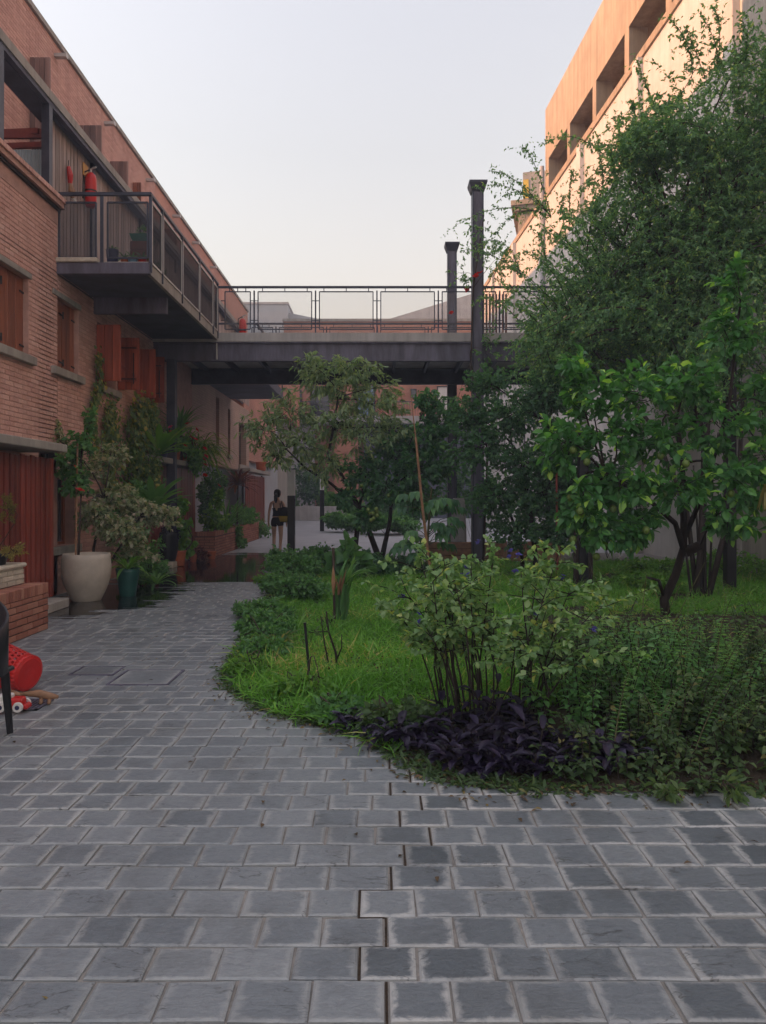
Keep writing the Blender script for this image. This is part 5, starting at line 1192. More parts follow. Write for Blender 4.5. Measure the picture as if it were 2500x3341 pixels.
# stakes, posts
def bwpost(label, x, y, z1):
    p = thing('marker_post', label, 'post', (x, y, 0), 'black and white posts'); w = 0.092
    obj('lower_shaft', MB().cbox(x-w, x+w, y-w, y+w, -0.02, z1-0.66, 0.008), 'black', p); obj('upper_shaft', MB().cbox(x-w, x+w, y-w, y+w, z1-0.658, z1, 0.008), 'white', p); obj('cap', MB().box(x-w-.006, x+w+.006, y-w-.006, y+w+.006, z1+.001, z1+.025), 'steel', p)
bwpost('black post with white top beside the walking woman', -2.24, 19.0, 2.22)
bwpost('slimmer far black post with white top behind the peach branches', -2.62, 34.0, 2.52)
s = obj('black_stake', MB().tube([(-0.555, 6.0, 0), (-0.60, 6.0, 0.5)], 0.011, 8).tube([(-0.60, 6.0, 0.5), (-0.6005, 6.0, 0.505)], 0.014, 8), 'black'); tag(s, 'short black stake leaning in the lawn', 'stake')
bs_ = plant('bare_sapling', 'nearly leafless dark sapling in the lawn beside the black stake', 'plant', (-0.36, 6.3, 0), [((-.40,6.3,.42),(.12,.12,.12),.2), ((-.5,6.3,.40),(.06,.06,.1),.12)], dict(mat='l_bed', twigs=22, per=4, L=0.05, W=0.012, droop=0.1, upness=.3), trunks=[([(-.35,6.3,0),(-.37,6.3,.2),(-.43,6.3,.38),(-.45,6.3,.55)], .012, .006), ([(-.42,6.35,.02),(-.47,6.35,.28),(-.5,6.35,.5)], .008, .004), ([(-.36,6.28,.15),(-.32,6.28,.25),(-.32,6.28,.36)], .007, .003)], bark='bark_dark', limb_r=.005, twig_r=.003)
bn = thing('broken_banana_plant', 'folded broken leaf bundle of a young banana plant tied to a stake', 'plant', (-0.50, 8.6, 0))
obj('stake', MB().tube([(-.52, 8.62, 0), (-.535, 8.62, .93)], .016, 7), 'bark', bn)
b = LeafBag()
for k in range(16): b.strap((-.44+random.uniform(-.05,.05), 8.55+random.uniform(-.05,.05), .12), (random.uniform(-.12,.22), random.uniform(-.15,.15), 1), random.uniform(.35,.6), .085, .2, random.uniform(0,.35), seg=6, taper=.8)
for k in range(16): b.strap((-.40+random.uniform(-.06,.05), 8.55, .5), (random.uniform(.1,.9), random.uniform(-.3,.3), random.uniform(.5,1.1)), random.uniform(.3,.52), .035, random.uniform(1.2,2.6), random.uniform(.4,1), seg=7)
b.obj('leaves', 'l_mid', bn)
b = LeafBag()
for k in range(7): b.strap((-.48+random.uniform(-.05,.05), 8.52, .40), (random.uniform(-.2,.3), -.1, 1), random.uniform(.2,.36), .05, .1, random.uniform(.3,1), seg=4)
b.obj('withered_leaf', 'bamboo', bn) if False else obj('withered_leaf', b.mesh('withered_leaf', 'bamboo'), None, bn)

# ------------------------------------------------------------------ blue flowered shrub and purple plants in front
sal = thing('blue_sage_shrub', 'airy shrub with small blue flowers on bare dark stems', 'shrub', (0.75, 4.95, 0))
st_ = MB(); bag = LeafBag(); tips = []
for k in range(40):
    bx_ = random.uniform(0.40, 1.12); by_ = random.uniform(4.75, 5.5)
    tx_ = 0.72 + (bx_-0.75)*1.55 + random.gauss(0, .11); ty_ = by_ + random.gauss(0, .25); tz_ = random.uniform(.55, 1.22) - 0.12*abs(tx_-.8)
    pts = [Vector((bx_, by_, 0.02)), Vector((bx_+(tx_-bx_)*.22+random.gauss(0,.02), by_, tz_*.35)), Vector((bx_+(tx_-bx_)*.5, (by_+ty_)/2, tz_*.68)), Vector((tx_, ty_, tz_))]
    st_.tube(pts, [.007, .0065, .005, .0025], 5)
    for q in range(6):
        f_ = random.uniform(.5, 1); o_ = pts[2].lerp(pts[3], (f_-.5)*2); e_ = o_ + Vector((random.gauss(0,.17), random.gauss(0,.15), random.uniform(-.03,.12)))
        st_.tube([o_, o_.lerp(e_, .5)+Vector((0,0,.02)), e_], [.004,.003,.0015], 3); tips.append((np.array(o_), np.array(e_)))
for a in ((-.02,5.6,.72), (2.05,5.3,.62), (1.95,5.4,.85), (.2, 5.1, .6)):
    o_ = Vector((0.75+(a[0]-.75)*.5, 5.3, a[2]*.75)); tips += [(np.array(o_), np.array(a))]*3; st_.tube([o_, a], [.004, .002], 4)
S_ = np.array([t[0] for t in tips]); E_ = np.array([t[1] for t in tips])
twig_leaves(bag, S_, E_, 22, 0.05, 0.034, 0.12, 1.4, t0=0.15, rlo=0, rhi=1.0, spread=.9)
obj('stem', st_, 'bark_dark', sal, smooth=True); bag.obj('foliage', 'l_salvia', sal)
for p in ((0.150, 5.40, 0.799), (0.255, 5.00, 0.684), (0.539, 5.50, 1.004), (0.606, 5.40, 0.938), (0.644, 5.50, 0.984), (0.731, 5.60, 1.173), (0.972, 5.50, 1.089), (0.973, 5.30, 0.981), (1.108, 5.20, 0.942), (1.294, 5.30, 0.938), (1.389, 5.40, 1.125), (1.412, 5.00, 0.612), (1.406, 4.90, 0.540), (1.020, 4.90, 0.750), (1.010, 5.50, 1.062)):
    for q in range(3): flower(sal, (p[0]+random.gauss(0,.015), p[1]+random.gauss(0,.02), p[2]+random.gauss(0,.015)), 0.038, 'f_blue', 4)
def purple(label, cx, cy, rx_, ry_, h, n):
    r = thing('purple_heart_plant', label, 'plant', (cx, cy, 0.02), 'purple leaved plants at the bed edge'); b = LeafBag(); s = MB()
    for k in range(n):
        t = random.uniform(0, 6.28); q = math.sqrt(random.random()); x, y = cx+rx_*q*math.cos(t), cy+ry_*q*math.sin(t); z = soil_z(x, y) if poly_inside(x, y, BED) else 0.0
        zt = z + h*random.uniform(.3, 1)*(1-.5*q); tx_, ty_ = x+random.gauss(0,.05), y+random.gauss(-.02,.05)
        s.tube([(x, y, z), (tx_, ty_, zt)], [.006, .004], 4)
        for j in range(4):
            a = random.uniform(0, 6.28); f_ = .35+.65*j/3
            b.strap((x+(tx_-x)*f_, y+(ty_-y)*f_, z+(zt-z)*f_), (math.cos(a), math.sin(a), random.uniform(-.1,.8)), random.uniform(.09,.16), random.uniform(.042,.058), random.uniform(.6,1.8), min(1, max(0, random.gauss(.5,.25))), seg=4, wmax=.35, fold=.25)
    obj('stem', s, 'bark_dark', r, kind='stuff'); b.obj('foliage', 'l_purple', r)
purple('large dark purple clump under the blue sage stems', 0.74, 4.26, 0.42, 0.26, 0.21, 90)
purple('smaller purple clump at the point of the bed edge', 0.16, 4.56, 0.24, 0.13, 0.18, 34)
purple('low purple patch running along the bed edge to the far left', -0.12, 4.92, 0.12, 0.1, 0.14, 14)
purple('dark purple clump at the right below the leafy bushes', 1.22, 4.2, 0.25, 0.16, 0.2, 30)
purple('purple clump among the shrub stems in the middle', 0.62, 4.72, 0.35, 0.2, 0.32, 26)

def bush(label, x, y, r, h, mat, L, W, tw, per, name='bed_shrub', grp='leafy shrubs in the near right bed', droop=.1, up=.9, ry_=None, **kw):
    cl = []
    for k in range(5):
        t = k*2.4; cl.append(((x+r*.55*math.cos(t), y+(ry_ or r)*.55*math.sin(t), h*(.35+.1*k)), (r*.6, (ry_ or r)*.6, h*.28), 1))
    return plant(name, label, 'shrub', (x, y, 0.02), cl, dict(mat=mat, twigs=tw, per=per, L=L, W=W, droop=droop, upness=up, **kw), stem_name='stem', leaf_name='foliage', limb_r=.006, twig_r=.0025, bark='bark_dark', group=grp)
def stemmy(label, x, y, r, h, mat, L, W, n, ry_=None, name='bed_shrub', grp='leafy shrubs in the near right bed'):
    """shrub of many upright leafy stems, leaves in crossed pairs"""
    root = thing(name, label, 'shrub', (x, y, 0.02), grp); s = MB(); b = LeafBag()
    for k in range(n):
        a = random.uniform(0, 6.28); q = math.sqrt(random.random()); bx_, by_ = x+r*q*math.cos(a), y+(ry_ or r)*q*math.sin(a)
        hh = h*random.uniform(.45, 1.05)*(1-.35*q); lean = Vector((math.cos(a)*q*.35+random.gauss(0,.15), math.sin(a)*q*.3+random.gauss(0,.12), 1)).normalized()
        p0 = Vector((bx_, by_, max(0.0, soil_z(bx_, by_)-.01))); pts = [p0+lean*hh*t+Vector((random.gauss(0,.01), random.gauss(0,.01), 0))*t for t in (0,.33,.66,1)]
        pts[3] = pts[3]+Vector((lean.x*.08, lean.y*.08, -.02)); s.tube(pts, [.0045,.004,.003,.0015], 4)
        m_ = max(5, int(hh/.036)); ph = random.uniform(0, 3); tone = random.gauss(.45,.2)
        P_, D_, L_ = [], [], []
        for i in range(m_):
            t = .22+.78*i/m_; f = t*3; i0 = min(2, int(f)); c = pts[i0].lerp(pts[i0+1], f-i0)
            for sg in (0, math.pi):
                aa = ph+sg+(math.pi/2)*(i % 2)+random.gauss(0,.25); P_.append(c); D_.append((math.cos(aa), math.sin(aa), random.uniform(-.25,.45))); L_.append(L*random.uniform(.7,1.2)*(1-.45*t**3))
        L_ = np.array(L_); b.leaves(np.array([tuple(p) for p in P_]), np.array(D_), np.array([0,0,1.])+rng.normal(size=(len(P_),3))*.25, L_, L_*(W/L), np.clip(tone+rng.normal(0,.16,len(P_)), 0, 1), droop=.25)
    obj('stem', s, 'bark_dark', root, kind='stuff'); b.obj('foliage', mat, root); return root
stemmy('leafy mint shrub right of the purple clump', 1.45, 4.9, .42, .85, 'l_mid', 0.072, 0.039, 49)
stemmy('dark shrub at the lower right edge of the bed', 1.75, 4.45, .4, .6, 'l_bed', 0.065, 0.036, 45)
stemmy('trailing shrub spilling on the paving at the right', 1.25, 4.15, .36, .34, 'l_bed', 0.065, 0.039, 39)
stemmy('taller shrub behind the mint at the right edge', 2.0, 5.2, .5, .85, 'l_mid', 0.065, 0.033, 64)
stemmy('brown tinged shrub between sage and lemon tree', 1.55, 5.7, .4, .95, 'l_bed', 0.065, 0.036, 45)
stemmy('dark low ground shrub under the lemon tree', 2.5, 6.4, .8, .4, 'l_dark', 0.072, 0.042, 145)
stemmy('far right dark shrub against the picture edge', 2.85, 5.6, .6, .8, 'l_bed', 0.072, 0.039, 87)
stemmy('leafy edge shrub spilling to the paving at the far right', 2.05, 4.25, .38, .42, 'l_bed', 0.065, 0.038, 42)
stemmy('low dark shrub filling the bed corner at the right edge', 2.45, 4.6, .45, .55, 'l_bed', 0.065, 0.038, 54)
stemmy('shaded low shrub along the bed edge right of the purple clump', 1.6, 4.12, .34, .26, 'l_bed', 0.061, 0.036, 36)
stemmy('fine dark shrub behind the edge shrubs at the right', 1.75, 5.0, .45, .62, 'l_bed', 0.061, 0.033, 54)
stemmy('shaded shrub just beyond the right end of the bed', 3.1, 4.5, .5, .5, 'l_bed', .065, .038, 60)
stemmy('larger shaded shrub deep at the right end of the bed', 3.3, 5.6, .6, .7, 'l_bed', .065, .038, 80)
def sword_fern(label, fx, fy, nf, lo, hi):
    fe = thing('sword_fern', label, 'fern', (fx, fy, 0.02), 'sword ferns in the near right bed'); b = LeafBag(); s = MB()
    for k in range(nf):
        a = random.uniform(0, 6.28); o_ = Vector((fx+random.gauss(0,.16), fy+random.gauss(0,.14), .03)); d_ = Vector((math.cos(a)*.75, math.sin(a)*.6, 1.25)); L_ = random.uniform(lo, hi); pts = []; dd = d_.normalized(); q = o_.copy()
        for i in range(13):
            pts.append(q.copy()); q = q + dd*L_/12; dd = (dd+Vector((0,0,-1))*.085).normalized()
        s.tube(pts, [.004*(1-.8*i/12) for i in range(13)], 4)
        for i in range(2, 13):
            ax = (pts[i]-pts[i-1]).normalized(); sd = ax.cross(Vector((0,0,1))).normalized()
            for sg in (-1, 1):
                for h_ in (0, .5):
                    w_ = .055*(1-abs(i-5)/10); b.leaves(np.array([pts[i-1].lerp(pts[i], h_)]), np.array(sd*sg+ax*.25), np.array([0,0,1.]), w_, .014, random.uniform(.1,.9), simple=True)
    obj('stem', s, 'twig', fe); b.obj('fronds', 'l_mid', fe)
sword_fern('arching sword fern fronds at the right of the bed', 1.95, 4.9, 20, .8, 1.2)
sword_fern('fern drooping over the bed edge near the paving at the right', 1.62, 4.35, 10, .4, .65)
sword_fern('tall fern fronds against the right picture edge', 2.35, 5.2, 16, .9, 1.35)
dry = thing('dry_stalks', 'thin pale dry stalks standing above the right hand shrubs', 'stalks', (1.9, 5.4, 0.02))
for k in range(8):
    x, y = random.uniform(1.5, 2.5), random.uniform(4.8, 6.0); o_ = Vector((x, y, 0.02)); t_ = o_ + Vector((random.gauss(0,.22), random.gauss(0,.1), random.uniform(.6,1.0)))
    obj('stalk', MB().tube([o_, o_.lerp(t_,.5)+Vector((random.gauss(0,.05),0,0)), t_], [.004,.003,.002], 4), 'twig', dry)
for i, (x, y) in enumerate(((1.42, 3.74), (1.74, 3.70))):
    plant('fallen_sprig', ('wilted sprig hanging onto the paving near the middle right', 'wilted leafy sprig on the paving at the far right')[i], 'sprig', (x, y, 0.01), [((x, y-.02, .07), (.06, .1, .06), 1)], dict(mat='l_bed', twigs=12, per=6, L=.055, W=.024, droop=.4, upness=.5, rlo=.4), stem_name='stem', leaf_name='foliage', limb_r=.004, twig_r=.002)

# leaf litter along the bed edge and blown over the paving
n = 900; pts = []
for k in range(n):
    i = random.randrange(1, 13); A, B = Vector(BED[i]), Vector(BED[i+1]); p = A.lerp(B, random.random()) + Vector((random.gauss(0, .10), random.gauss(-.02, .10)))
    pts.append((p.x, p.y, (soil_z(p.x, p.y) if poly_inside(p.x, p.y, BED) else 0.0)+.006))
for k in range(90): pts.append((random.uniform(-2.5, 2.0), random.uniform(2.2, 12), .006))
lb = LeafBag(); P = np.array(pts); m_ = len(P)
lb.leaves(P, rng.normal(size=(m_,3))*[1,1,.12], np.array([0,0,1.])+rng.normal(size=(m_,3))*.25, .018+.03*rng.random(m_), .008+.012*rng.random(m_), rng.random(m_), fold=.3, droop=.1)
lo = lb.obj('leaf_litter', 'l_litter', kind='stuff'); lo['label'] = 'small dry leaves and crumbs along the bed edge'
n = 1500; pts = []
for k in range(n):
    i = random.randrange(1, 12); A, B = Vector(BED[i]), Vector(BED[i+1]); p = A.lerp(B, random.random()) + Vector((random.gauss(0.02, .06), random.gauss(0.05, .06)))
    pts.append((p.x, p.y, .004))
ew = LeafBag(); P = np.array(pts); m_ = len(P)
for q in range(4): ew.leaves(P, rng.normal(size=(m_,3))*[1,1,.3]+[0,0,.35], np.array([0,0,1.])+rng.normal(size=(m_,3))*.4, .03+.045*rng.random(m_), .010+.012*rng.random(m_), np.clip(rng.normal(.4,.25,m_),0,1), droop=.3)
wo_ = ew.obj('edge_weeds', 'l_bed', kind='stuff'); wo_['label'] = 'creeping weeds over the edge of the paving'

# ------------------------------------------------------------------ trees and far plants
V3 = lambda *a: Vector(a)
# dark steel posts that the rose climbs
for i, (x, y, z) in enumerate(((5.45, 11.7, 4.0), (3.35, 12.4, 2.6))):
    q = obj('steel_post', MB().cbox(x-.075, x+.075, y-.075, y+.075, 0, z, .006), 'black'); tag(q, ('thick black post under the rose at the white wall', 'black post in the leaves left of the lemon tree')[i], 'post', 'black posts under the rose')
def arc(p, q, h, n=8): return bezier(p, q, n, h, .05)
rose_l = dict(mat='l_rose', twigs=340, per=22, L=.064, W=.031, droop=.25, upness=.55, simple=True, rhi=1.0)
spr = []
src = [(2.6,13.8,5.6), (3.1,13.6,6.6), (3.9,13.1,7.5), (4.6,12.4,8.2), (2.6,14,4.8)]
for e in ((2.024, 15.50, 7.921), (2.204, 15.00, 8.020), (2.722, 14.50, 8.277), (2.449, 15.00, 7.531), (2.358, 15.20, 6.867), (2.171, 15.20, 6.432), (3.196, 14.50, 8.336), (1.567, 16.00, 7.280), (1.698, 16.00, 6.757), (2.064, 15.80, 6.820), (2.278, 15.50, 6.087), (1.985, 15.20, 5.502)):
    s0 = min(src, key=lambda q: (Vector(q)-Vector(e)).length); spr.append(arc(s0, e, .25))
for e, s0 in (((3.471, 13.50, 7.368), (3.4,13.5,6.3)), ((3.767, 13.00, 7.788), (3.9,13.1,7.0)), ((4.217, 12.60, 8.160), (4.3,12.8,7.4)), ((4.183, 12.20, 8.596), (4.6,12.5,8.0)), ((4.527, 11.80, 9.038), (5.0,12,8.3)), ((5.116, 11.50, 9.034), (5.3,11.8,8.2)), ((4.816, 11.80, 8.893), (5.2,12,8.2)), ((5.442, 11.30, 8.718), (5.6,11.5,8.2)), ((2.971, 14.00, 6.443), (3.1,13.8,5.7)), ((4.075, 12.80, 8.004), (4.2,12.8,7.2)), ((4.924, 11.60, 9.004), (5.3,11.8,8.2)), ((3.331, 13.60, 6.968), (3.4,13.6,6.1))):
    spr.append(arc(s0, e, .12))
for k in range(40):
    x = random.uniform(2.5, 5.3); z = 4.4+ (x-2.4)*1.15 + random.uniform(-.5,.3); spr.append(arc((x+.4, 12.9, z-.3), (x-random.uniform(.3,.7), 12.2+random.uniform(-.6,.8), z+random.uniform(.1,.5)), .15, 5))
HULL = [(2.5,3.0), (2.35,3.9), (2.6,4.9), (3.0,5.9), (3.5,6.8), (4.1,7.6), (4.8,8.3), (5.5,8.75), (6.6,9.1), (7.2,8.9), (7.2,2.6), (5.6,2.5), (4.9,3.2), (3.6,3.1)]
C = [((2.9,13.8,4.6),(.5,.6,.5),.06), ((3.9,13.2,6.0),(.5,.6,.5),.06), ((5.0,12.4,7.2),(.5,.6,.5),.06), ((5.4,12.3,5.2),(.5,.6,.5),.06), ((4.3,13,4.4),(.5,.6,.5),.06), ((6.2,12,6.5),(.5,.6,.5),.06)]
rose = plant('climbing_rose', 'huge climbing rose tumbling high over its posts in front of the white building', 'climber', (4.75, 10.9, 0), C, rose_l,
      trunks=[([(4.70,10.95,0),(4.85,11.3,1.0),(5.1,11.8,2.2),(5.0,12.2,4.0),(4.6,12.6,5.8)], .07, .03), ([(4.6,10.9,0),(4.7,11.0,.9),(4.95,11.4,2.0),(5.3,12,4.0),(5.5,12,6)], .05, .025), ([(4.75,10.9,0),(5.0,11.0,.8),(5.4,11.3,1.7),(5.6,11.6,3)], .05, .03), ([(4.62,10.95,0),(4.6,11.2,1.2),(4.3,11.8,2.6),(3.6,13,4.2),(3.2,13.5,5)], .04, .02)] +
             [([(4.65+.06*k,10.9,0),(4.7+.1*k,11.1,.9),(4.8+.15*k,11.5,2.0)], .022, .012) for k in range(-2,3)],
      sprays=spr, bark='bark_dark', limb_r=.025, twig_r=.005, sag=.3)
S_, E_, limbs = [], [], []; tw_ = MB()
for k in range(60):
    while True:
        x, z = random.uniform(2.1, 7.1), random.uniform(3.0, 9.1)
        if (poly_inside(x, z, HULL) and poly_dist(x, z, HULL) < .5) or (k > 34 and poly_inside(x, z, HULL)): break
    s0 = random.choice([(5.0,12.3,4.2), (4.4,12.7,4.8), (5.4,12.1,5.2), (3.7,13.2,4.0), (4.9,12.5,6.0)])
    e0 = (x, 14.2-.55*(x-2)+random.gauss(0,.7), z); pts = bezier(s0, e0, 8, random.uniform(.2,.7), .25)
    tw_.tube(pts, [.022*(1-.8*i/8) for i in range(9)], 5); limbs.append(pts)
while len(S_) < 9200:
    if random.random() < .58:
        l_ = random.choice(limbs); t = random.random()**.7*7.99; c = l_[int(t)].lerp(l_[int(t)+1], t-int(t)) + Vector((random.gauss(0,.2), random.gauss(0,.22), random.gauss(-.05,.2)))
        d_out = (l_[int(t)+1]-l_[int(t)]).normalized()
        if c.z < 2.4 or c.x < 1.9: continue
    else:
        x, z = random.uniform(1.9, 7.3), random.uniform(2.4, 9.2)
        if not poly_inside(x, z, HULL) or random.random() > .2+poly_dist(x, z, HULL)/.8: continue
        yy = 14.3 - 0.55*(x-2) + random.gauss(0, .75); c = Vector((x, yy, z)); d_out = Vector((-.4, -.3, .1))
        if mnoise.noise((x*1.3, yy*1.3, z*1.3)) < -0.12: continue
    dr = (d_out*.7 + Vector((random.gauss(-.15, .5), random.gauss(-.25, .5), random.gauss(-.05, .45)))).normalized()
    L_ = random.uniform(.18, .44); S_.append(tuple(c - dr*L_*.4)); E_.append(tuple(c + dr*L_*.6 + Vector((0,0,-.07))))
S_, E_ = np.array(S_), np.array(E_); tb_ = LeafBag()
twig_leaves(tb_, S_, E_, 17, L=.068, W=.031, droop=.35, upness=.3, t0=.1, simple=True, rlo=0, rhi=1.0, spread=.75)
for i in range(0, len(S_), 3): tw_.tube([S_[i], E_[i]], [.005, .002], 3)
tb_.obj('canopy', 'l_rose', rose); obj('branches', tw_, 'bark', rose, smooth=True)
for k in range(50):
    i = random.randrange(len(E_)); p = E_[i]
    if p[1] < 13.2 - 0.45*(p[0]-2): flower(rose, (p[0], p[1]-.2, p[2]), random.choice((.07, .09)), 'f_white')
# rose shoots wound round the near steel column
vc = plant('column_creeper', 'thin red flowered creeper wound round the tall steel column', 'climber', (2.2,16.1,0), [((2.05,15.9,7.1),(.35,.25,.5),.35), ((2.5,15.9,6.6),(.4,.3,.7),.4), ((1.7,16,6.3),(.35,.3,.4),.3), ((2.3,15.9,4.6),(.4,.25,.7),.5), ((2.2,15.9,3.3),(.5,.3,.6),.8), ((1.6,15.9,3.4),(.35,.3,.4),.4)], dict(mat='l_rose', twigs=34, per=9, L=.09, W=.04, droop=.3, upness=.4, simple=True),
      trunks=[([(2.2,16.05,0),(2.3,16.05,2.5),(1.95,16.1,4.4),(2.0,16.1,6),(2.2,16.0,7.4)], .025, .012)], bark='bark', limb_r=.008, twig_r=.003)
for p in ((2.103, 16.00, 6.280), (2.155, 16.00, 6.300), (2.057, 16.00, 6.235), (1.874, 16.00, 5.908), (1.860, 16.10, 5.969), (1.560, 16.40, 5.536), (2.024, 16.00, 6.215)): flower(vc, p, .11, 'f_red')

# lemon tree
def lem(c, r, k=1): return (c, r, k)
lemon = plant('lemon_tree', 'broad lemon tree with bright new leaves and green fruit', 'tree', (3.55, 9.3, 0),
   [lem((2.0,8.3,2.1),(.35,.4,.35)), lem((2.35,8.4,2.65),(.4,.45,.3)), lem((2.15,8.2,2.95),(.25,.3,.2),.6), lem((2.9,8.4,2.75),(.5,.5,.3),1.1), lem((3.5,8.6,2.9),(.5,.5,.3),1.1), lem((2.6,8.3,2.2),(.5,.5,.3),1.1), lem((3.2,8.5,2.1),(.5,.5,.35),1.1), lem((3.9,8.6,2.3),(.5,.5,.45),1.2), lem((2.7,8.1,1.65),(.45,.4,.25)), lem((2.3,8.2,1.45),(.35,.4,.25)), lem((3.3,8.2,1.62),(.45,.4,.25)), lem((3.85,8.3,1.65),(.45,.4,.3),1.1), lem((4.0,8.6,3.3),(.35,.35,.4),.9), lem((4.15,8.7,3.95),(.25,.25,.4),.7), lem((3.85,8.2,1.25),(.4,.35,.25),.8), lem((4.35,8.4,1.9),(.35,.35,.4)), lem((2.35,8.3,1.15),(.25,.25,.2),.5), lem((2.9,8.4,1.2),(.3,.3,.25),.5), lem((2.42,8.2,1.12),(.28,.25,.2),.7), lem((2.75,8.2,1.1),(.28,.25,.2),.7), lem((2.2,8.2,1.3),(.28,.25,.2),.7), lem((4.5,8.8,2.6),(.35,.4,.5),.9), lem((4.6,8.8,1.5),(.3,.4,.3),.7)],
   dict(mat='l_lemon', twigs=25, per=13, L=.12, W=.062, droop=.22, upness=1.0, young=.16, rhi=.75), bark='bark_dark',
   trunks=[([(3.55,9.3,-.02),(3.50,9.25,.25),(3.62,9.2,.55),(3.68,9.1,.9),(3.6,8.9,1.4),(3.5,8.7,1.9),(3.4,8.6,2.4)], .066, .025), ([(3.68,9.1,.88),(3.5,8.9,1.2),(3.0,8.6,1.55),(2.5,8.3,1.75)], .04, .015), ([(3.66,9.1,.95),(3.85,8.9,1.6),(4.05,8.7,2.6),(4.15,8.7,3.6)], .035, .012), ([(3.5,9.25,.28),(3.38,9.1,.5),(3.2,9.0,.55)], .025, .012), ([(3.7,9.1,.85),(3.86,9.05,.93)], .07, .055)],
   limb_r=.016, twig_r=.004, sag=.05)
for p in ((3.259, 8.00, 1.866), (2.870, 8.10, 1.153), (2.688, 8.10, 0.948), (2.363, 8.20, 0.861), (2.497, 8.30, 0.965), (2.132, 8.00, 1.360), (2.544, 8.20, 1.383), (3.096, 8.20, 1.544), (2.109, 8.20, 2.025), (3.100, 8.30, 1.964), (3.832, 8.20, 1.550), (2.259, 8.20, 1.895), (2.109, 8.20, 1.048), (2.075, 8.20, 1.500), (2.629, 8.30, 0.941)):
    fruit(lemon, p, .042)
b = LeafBag()
for k in range(9): b.strap((4.12+random.gauss(0,.03), 8.0, 1.65), (random.gauss(0,.3), random.gauss(0,.2), -1), .3, .06, .2, random.random(), seg=5)
wl_ = b.obj('withered_leaf', 'l_dry', lemon)
# plants at the foot of the white wall
for i, (x, y, r_, h_) in enumerate(((5.0, 13.6, .7, .45), (6.4, 13.6, .8, .6), (6.9, 12.2, .6, .7), (4.2, 11.6, .5, .35))):
    bush(('low weeds at the foot of the white wall behind the lemon trunk', 'leafy weeds against the white wall by the thick post', 'weeds at the white wall near the picture edge', 'low weeds beside the rose stems')[i], x, y, r_, h_, 'l_bright', .07, .04, 30, 9, name='wall_weeds', grp='weeds along the white wall')
# dark trees in the middle
plant('mulberry_tree', 'dense dark small leaved tree left of the lemon tree', 'tree', (2.75, 13.2, 0),
   [((2.2,13,2.9),(.7,.6,.55),1.2), ((2.9,13,3.3),(.6,.6,.5),1.1), ((1.7,13,2.4),(.6,.6,.5),1.1), ((2.4,12.8,2.1),(.7,.6,.5),1.3), ((3.1,12.9,2.4),(.55,.6,.55),1.1), ((1.5,13.2,3.0),(.45,.5,.35),.8), ((2.0,12.8,1.5),(.6,.5,.4),1.1), ((2.8,12.8,1.5),(.6,.5,.4),1.1), ((3.3,13,1.6),(.5,.5,.5),1), ((1.9,13.4,3.6),(.5,.5,.3),.7), ((2.4,12.9,.9),(.6,.5,.35),.9), ((3.1,12.8,.85),(.5,.5,.35),.9)],
   dict(mat='l_dark', twigs=90, per=14, L=.075, W=.045, droop=.2, upness=.4), bark='bark_dark', trunks=[([(2.75,13.2,0),(2.7,13.1,.6),(2.6,13,1.3),(2.45,13,2.2)], .05, .03), ([(2.85,13.2,0),(2.9,13.1,.8),(2.95,13,1.8),(2.9,13,2.8)], .04, .02), ([(2.55,13.2,0),(2.45,13.1,.7),(2.1,13,1.7)], .035, .02)], limb_r=.02, twig_r=.004)
s = obj('red_stake', MB().tube([(2.98, 12.6, 0.3), (2.96, 12.6, 2.05)], .018, 6), 'redbeam'); tag(s, 'thin red stake standing in front of the dark tree', 'stake')
for i, (x, z) in enumerate(((3.18, 1.1), (3.42, 1.3))):
    q = obj('garden_post', MB().tube([(x, 12.2, 0), (x+.01, 12.2, z)], .045 if i == 0 else .035, 7), 'bark_dark'); tag(q, ('thick dark post in the grass between sage and lemon', 'thinner dark post in the grass beside the thick one')[i], 'post')
# citrus with clustered fruit, centre
cit = plant('orange_tree', 'dark citrus tree with forked trunk and a cluster of green oranges', 'tree', (0.0, 15.5, 0),
   [((-.3,15.2,2.0),(.6,.6,.5),1.1), ((.3,15.2,2.4),(.6,.6,.5),1.2), ((.9,15.2,2.7),(.6,.6,.45),1.1), ((.7,15,2.0),(.6,.6,.5),1.2), ((1.2,15.1,2.2),(.5,.6,.5),1.1), ((.1,15,1.6),(.6,.5,.35),1), ((-.7,15,1.5),(.3,.3,.25),.6), ((.9,14.9,1.45),(.55,.5,.4),1), ((-.25,14.9,1.1),(.3,.3,.3),.6), ((1.3,15.2,3.1),(.5,.5,.35),.9), ((1.0,15.2,3.5),(.4,.4,.25),.6)],
   dict(mat='l_citrus', twigs=56, per=12, L=.115, W=.058, droop=.3, upness=.5, young=.1, rhi=.8), bark='bark_dark', trunks=[([(0,15.5,-.02),(-.05,15.4,.35),(-.25,15.3,.9),(-.42,15.2,1.3),(-.7,15,1.6)], .075, .03), ([(0.02,15.5,.15),(.1,15.4,.55),(.2,15.3,1.0),(.25,15.2,1.7)], .06, .03), ([(-.42,15.2,1.3),(-.3,15.2,1.9)], .03, .02)], limb_r=.018, twig_r=.004)
for p in ((-0.226, 14.60, 1.274), (-0.072, 14.60, 1.285), (-0.137, 14.60, 1.202), (-0.054, 14.60, 1.160), (-0.125, 14.60, 1.101), (-0.173, 14.60, 1.071), (-0.060, 14.70, 1.230), (-0.198, 14.70, 1.194), (-0.360, 14.70, 1.740), (0.168, 14.70, 1.548), (-0.624, 14.70, 1.680), (0.284, 14.80, 1.228)): fruit(cit, p, .04, 'fruit_y' if p[2] < 1.35 else 'fruit')
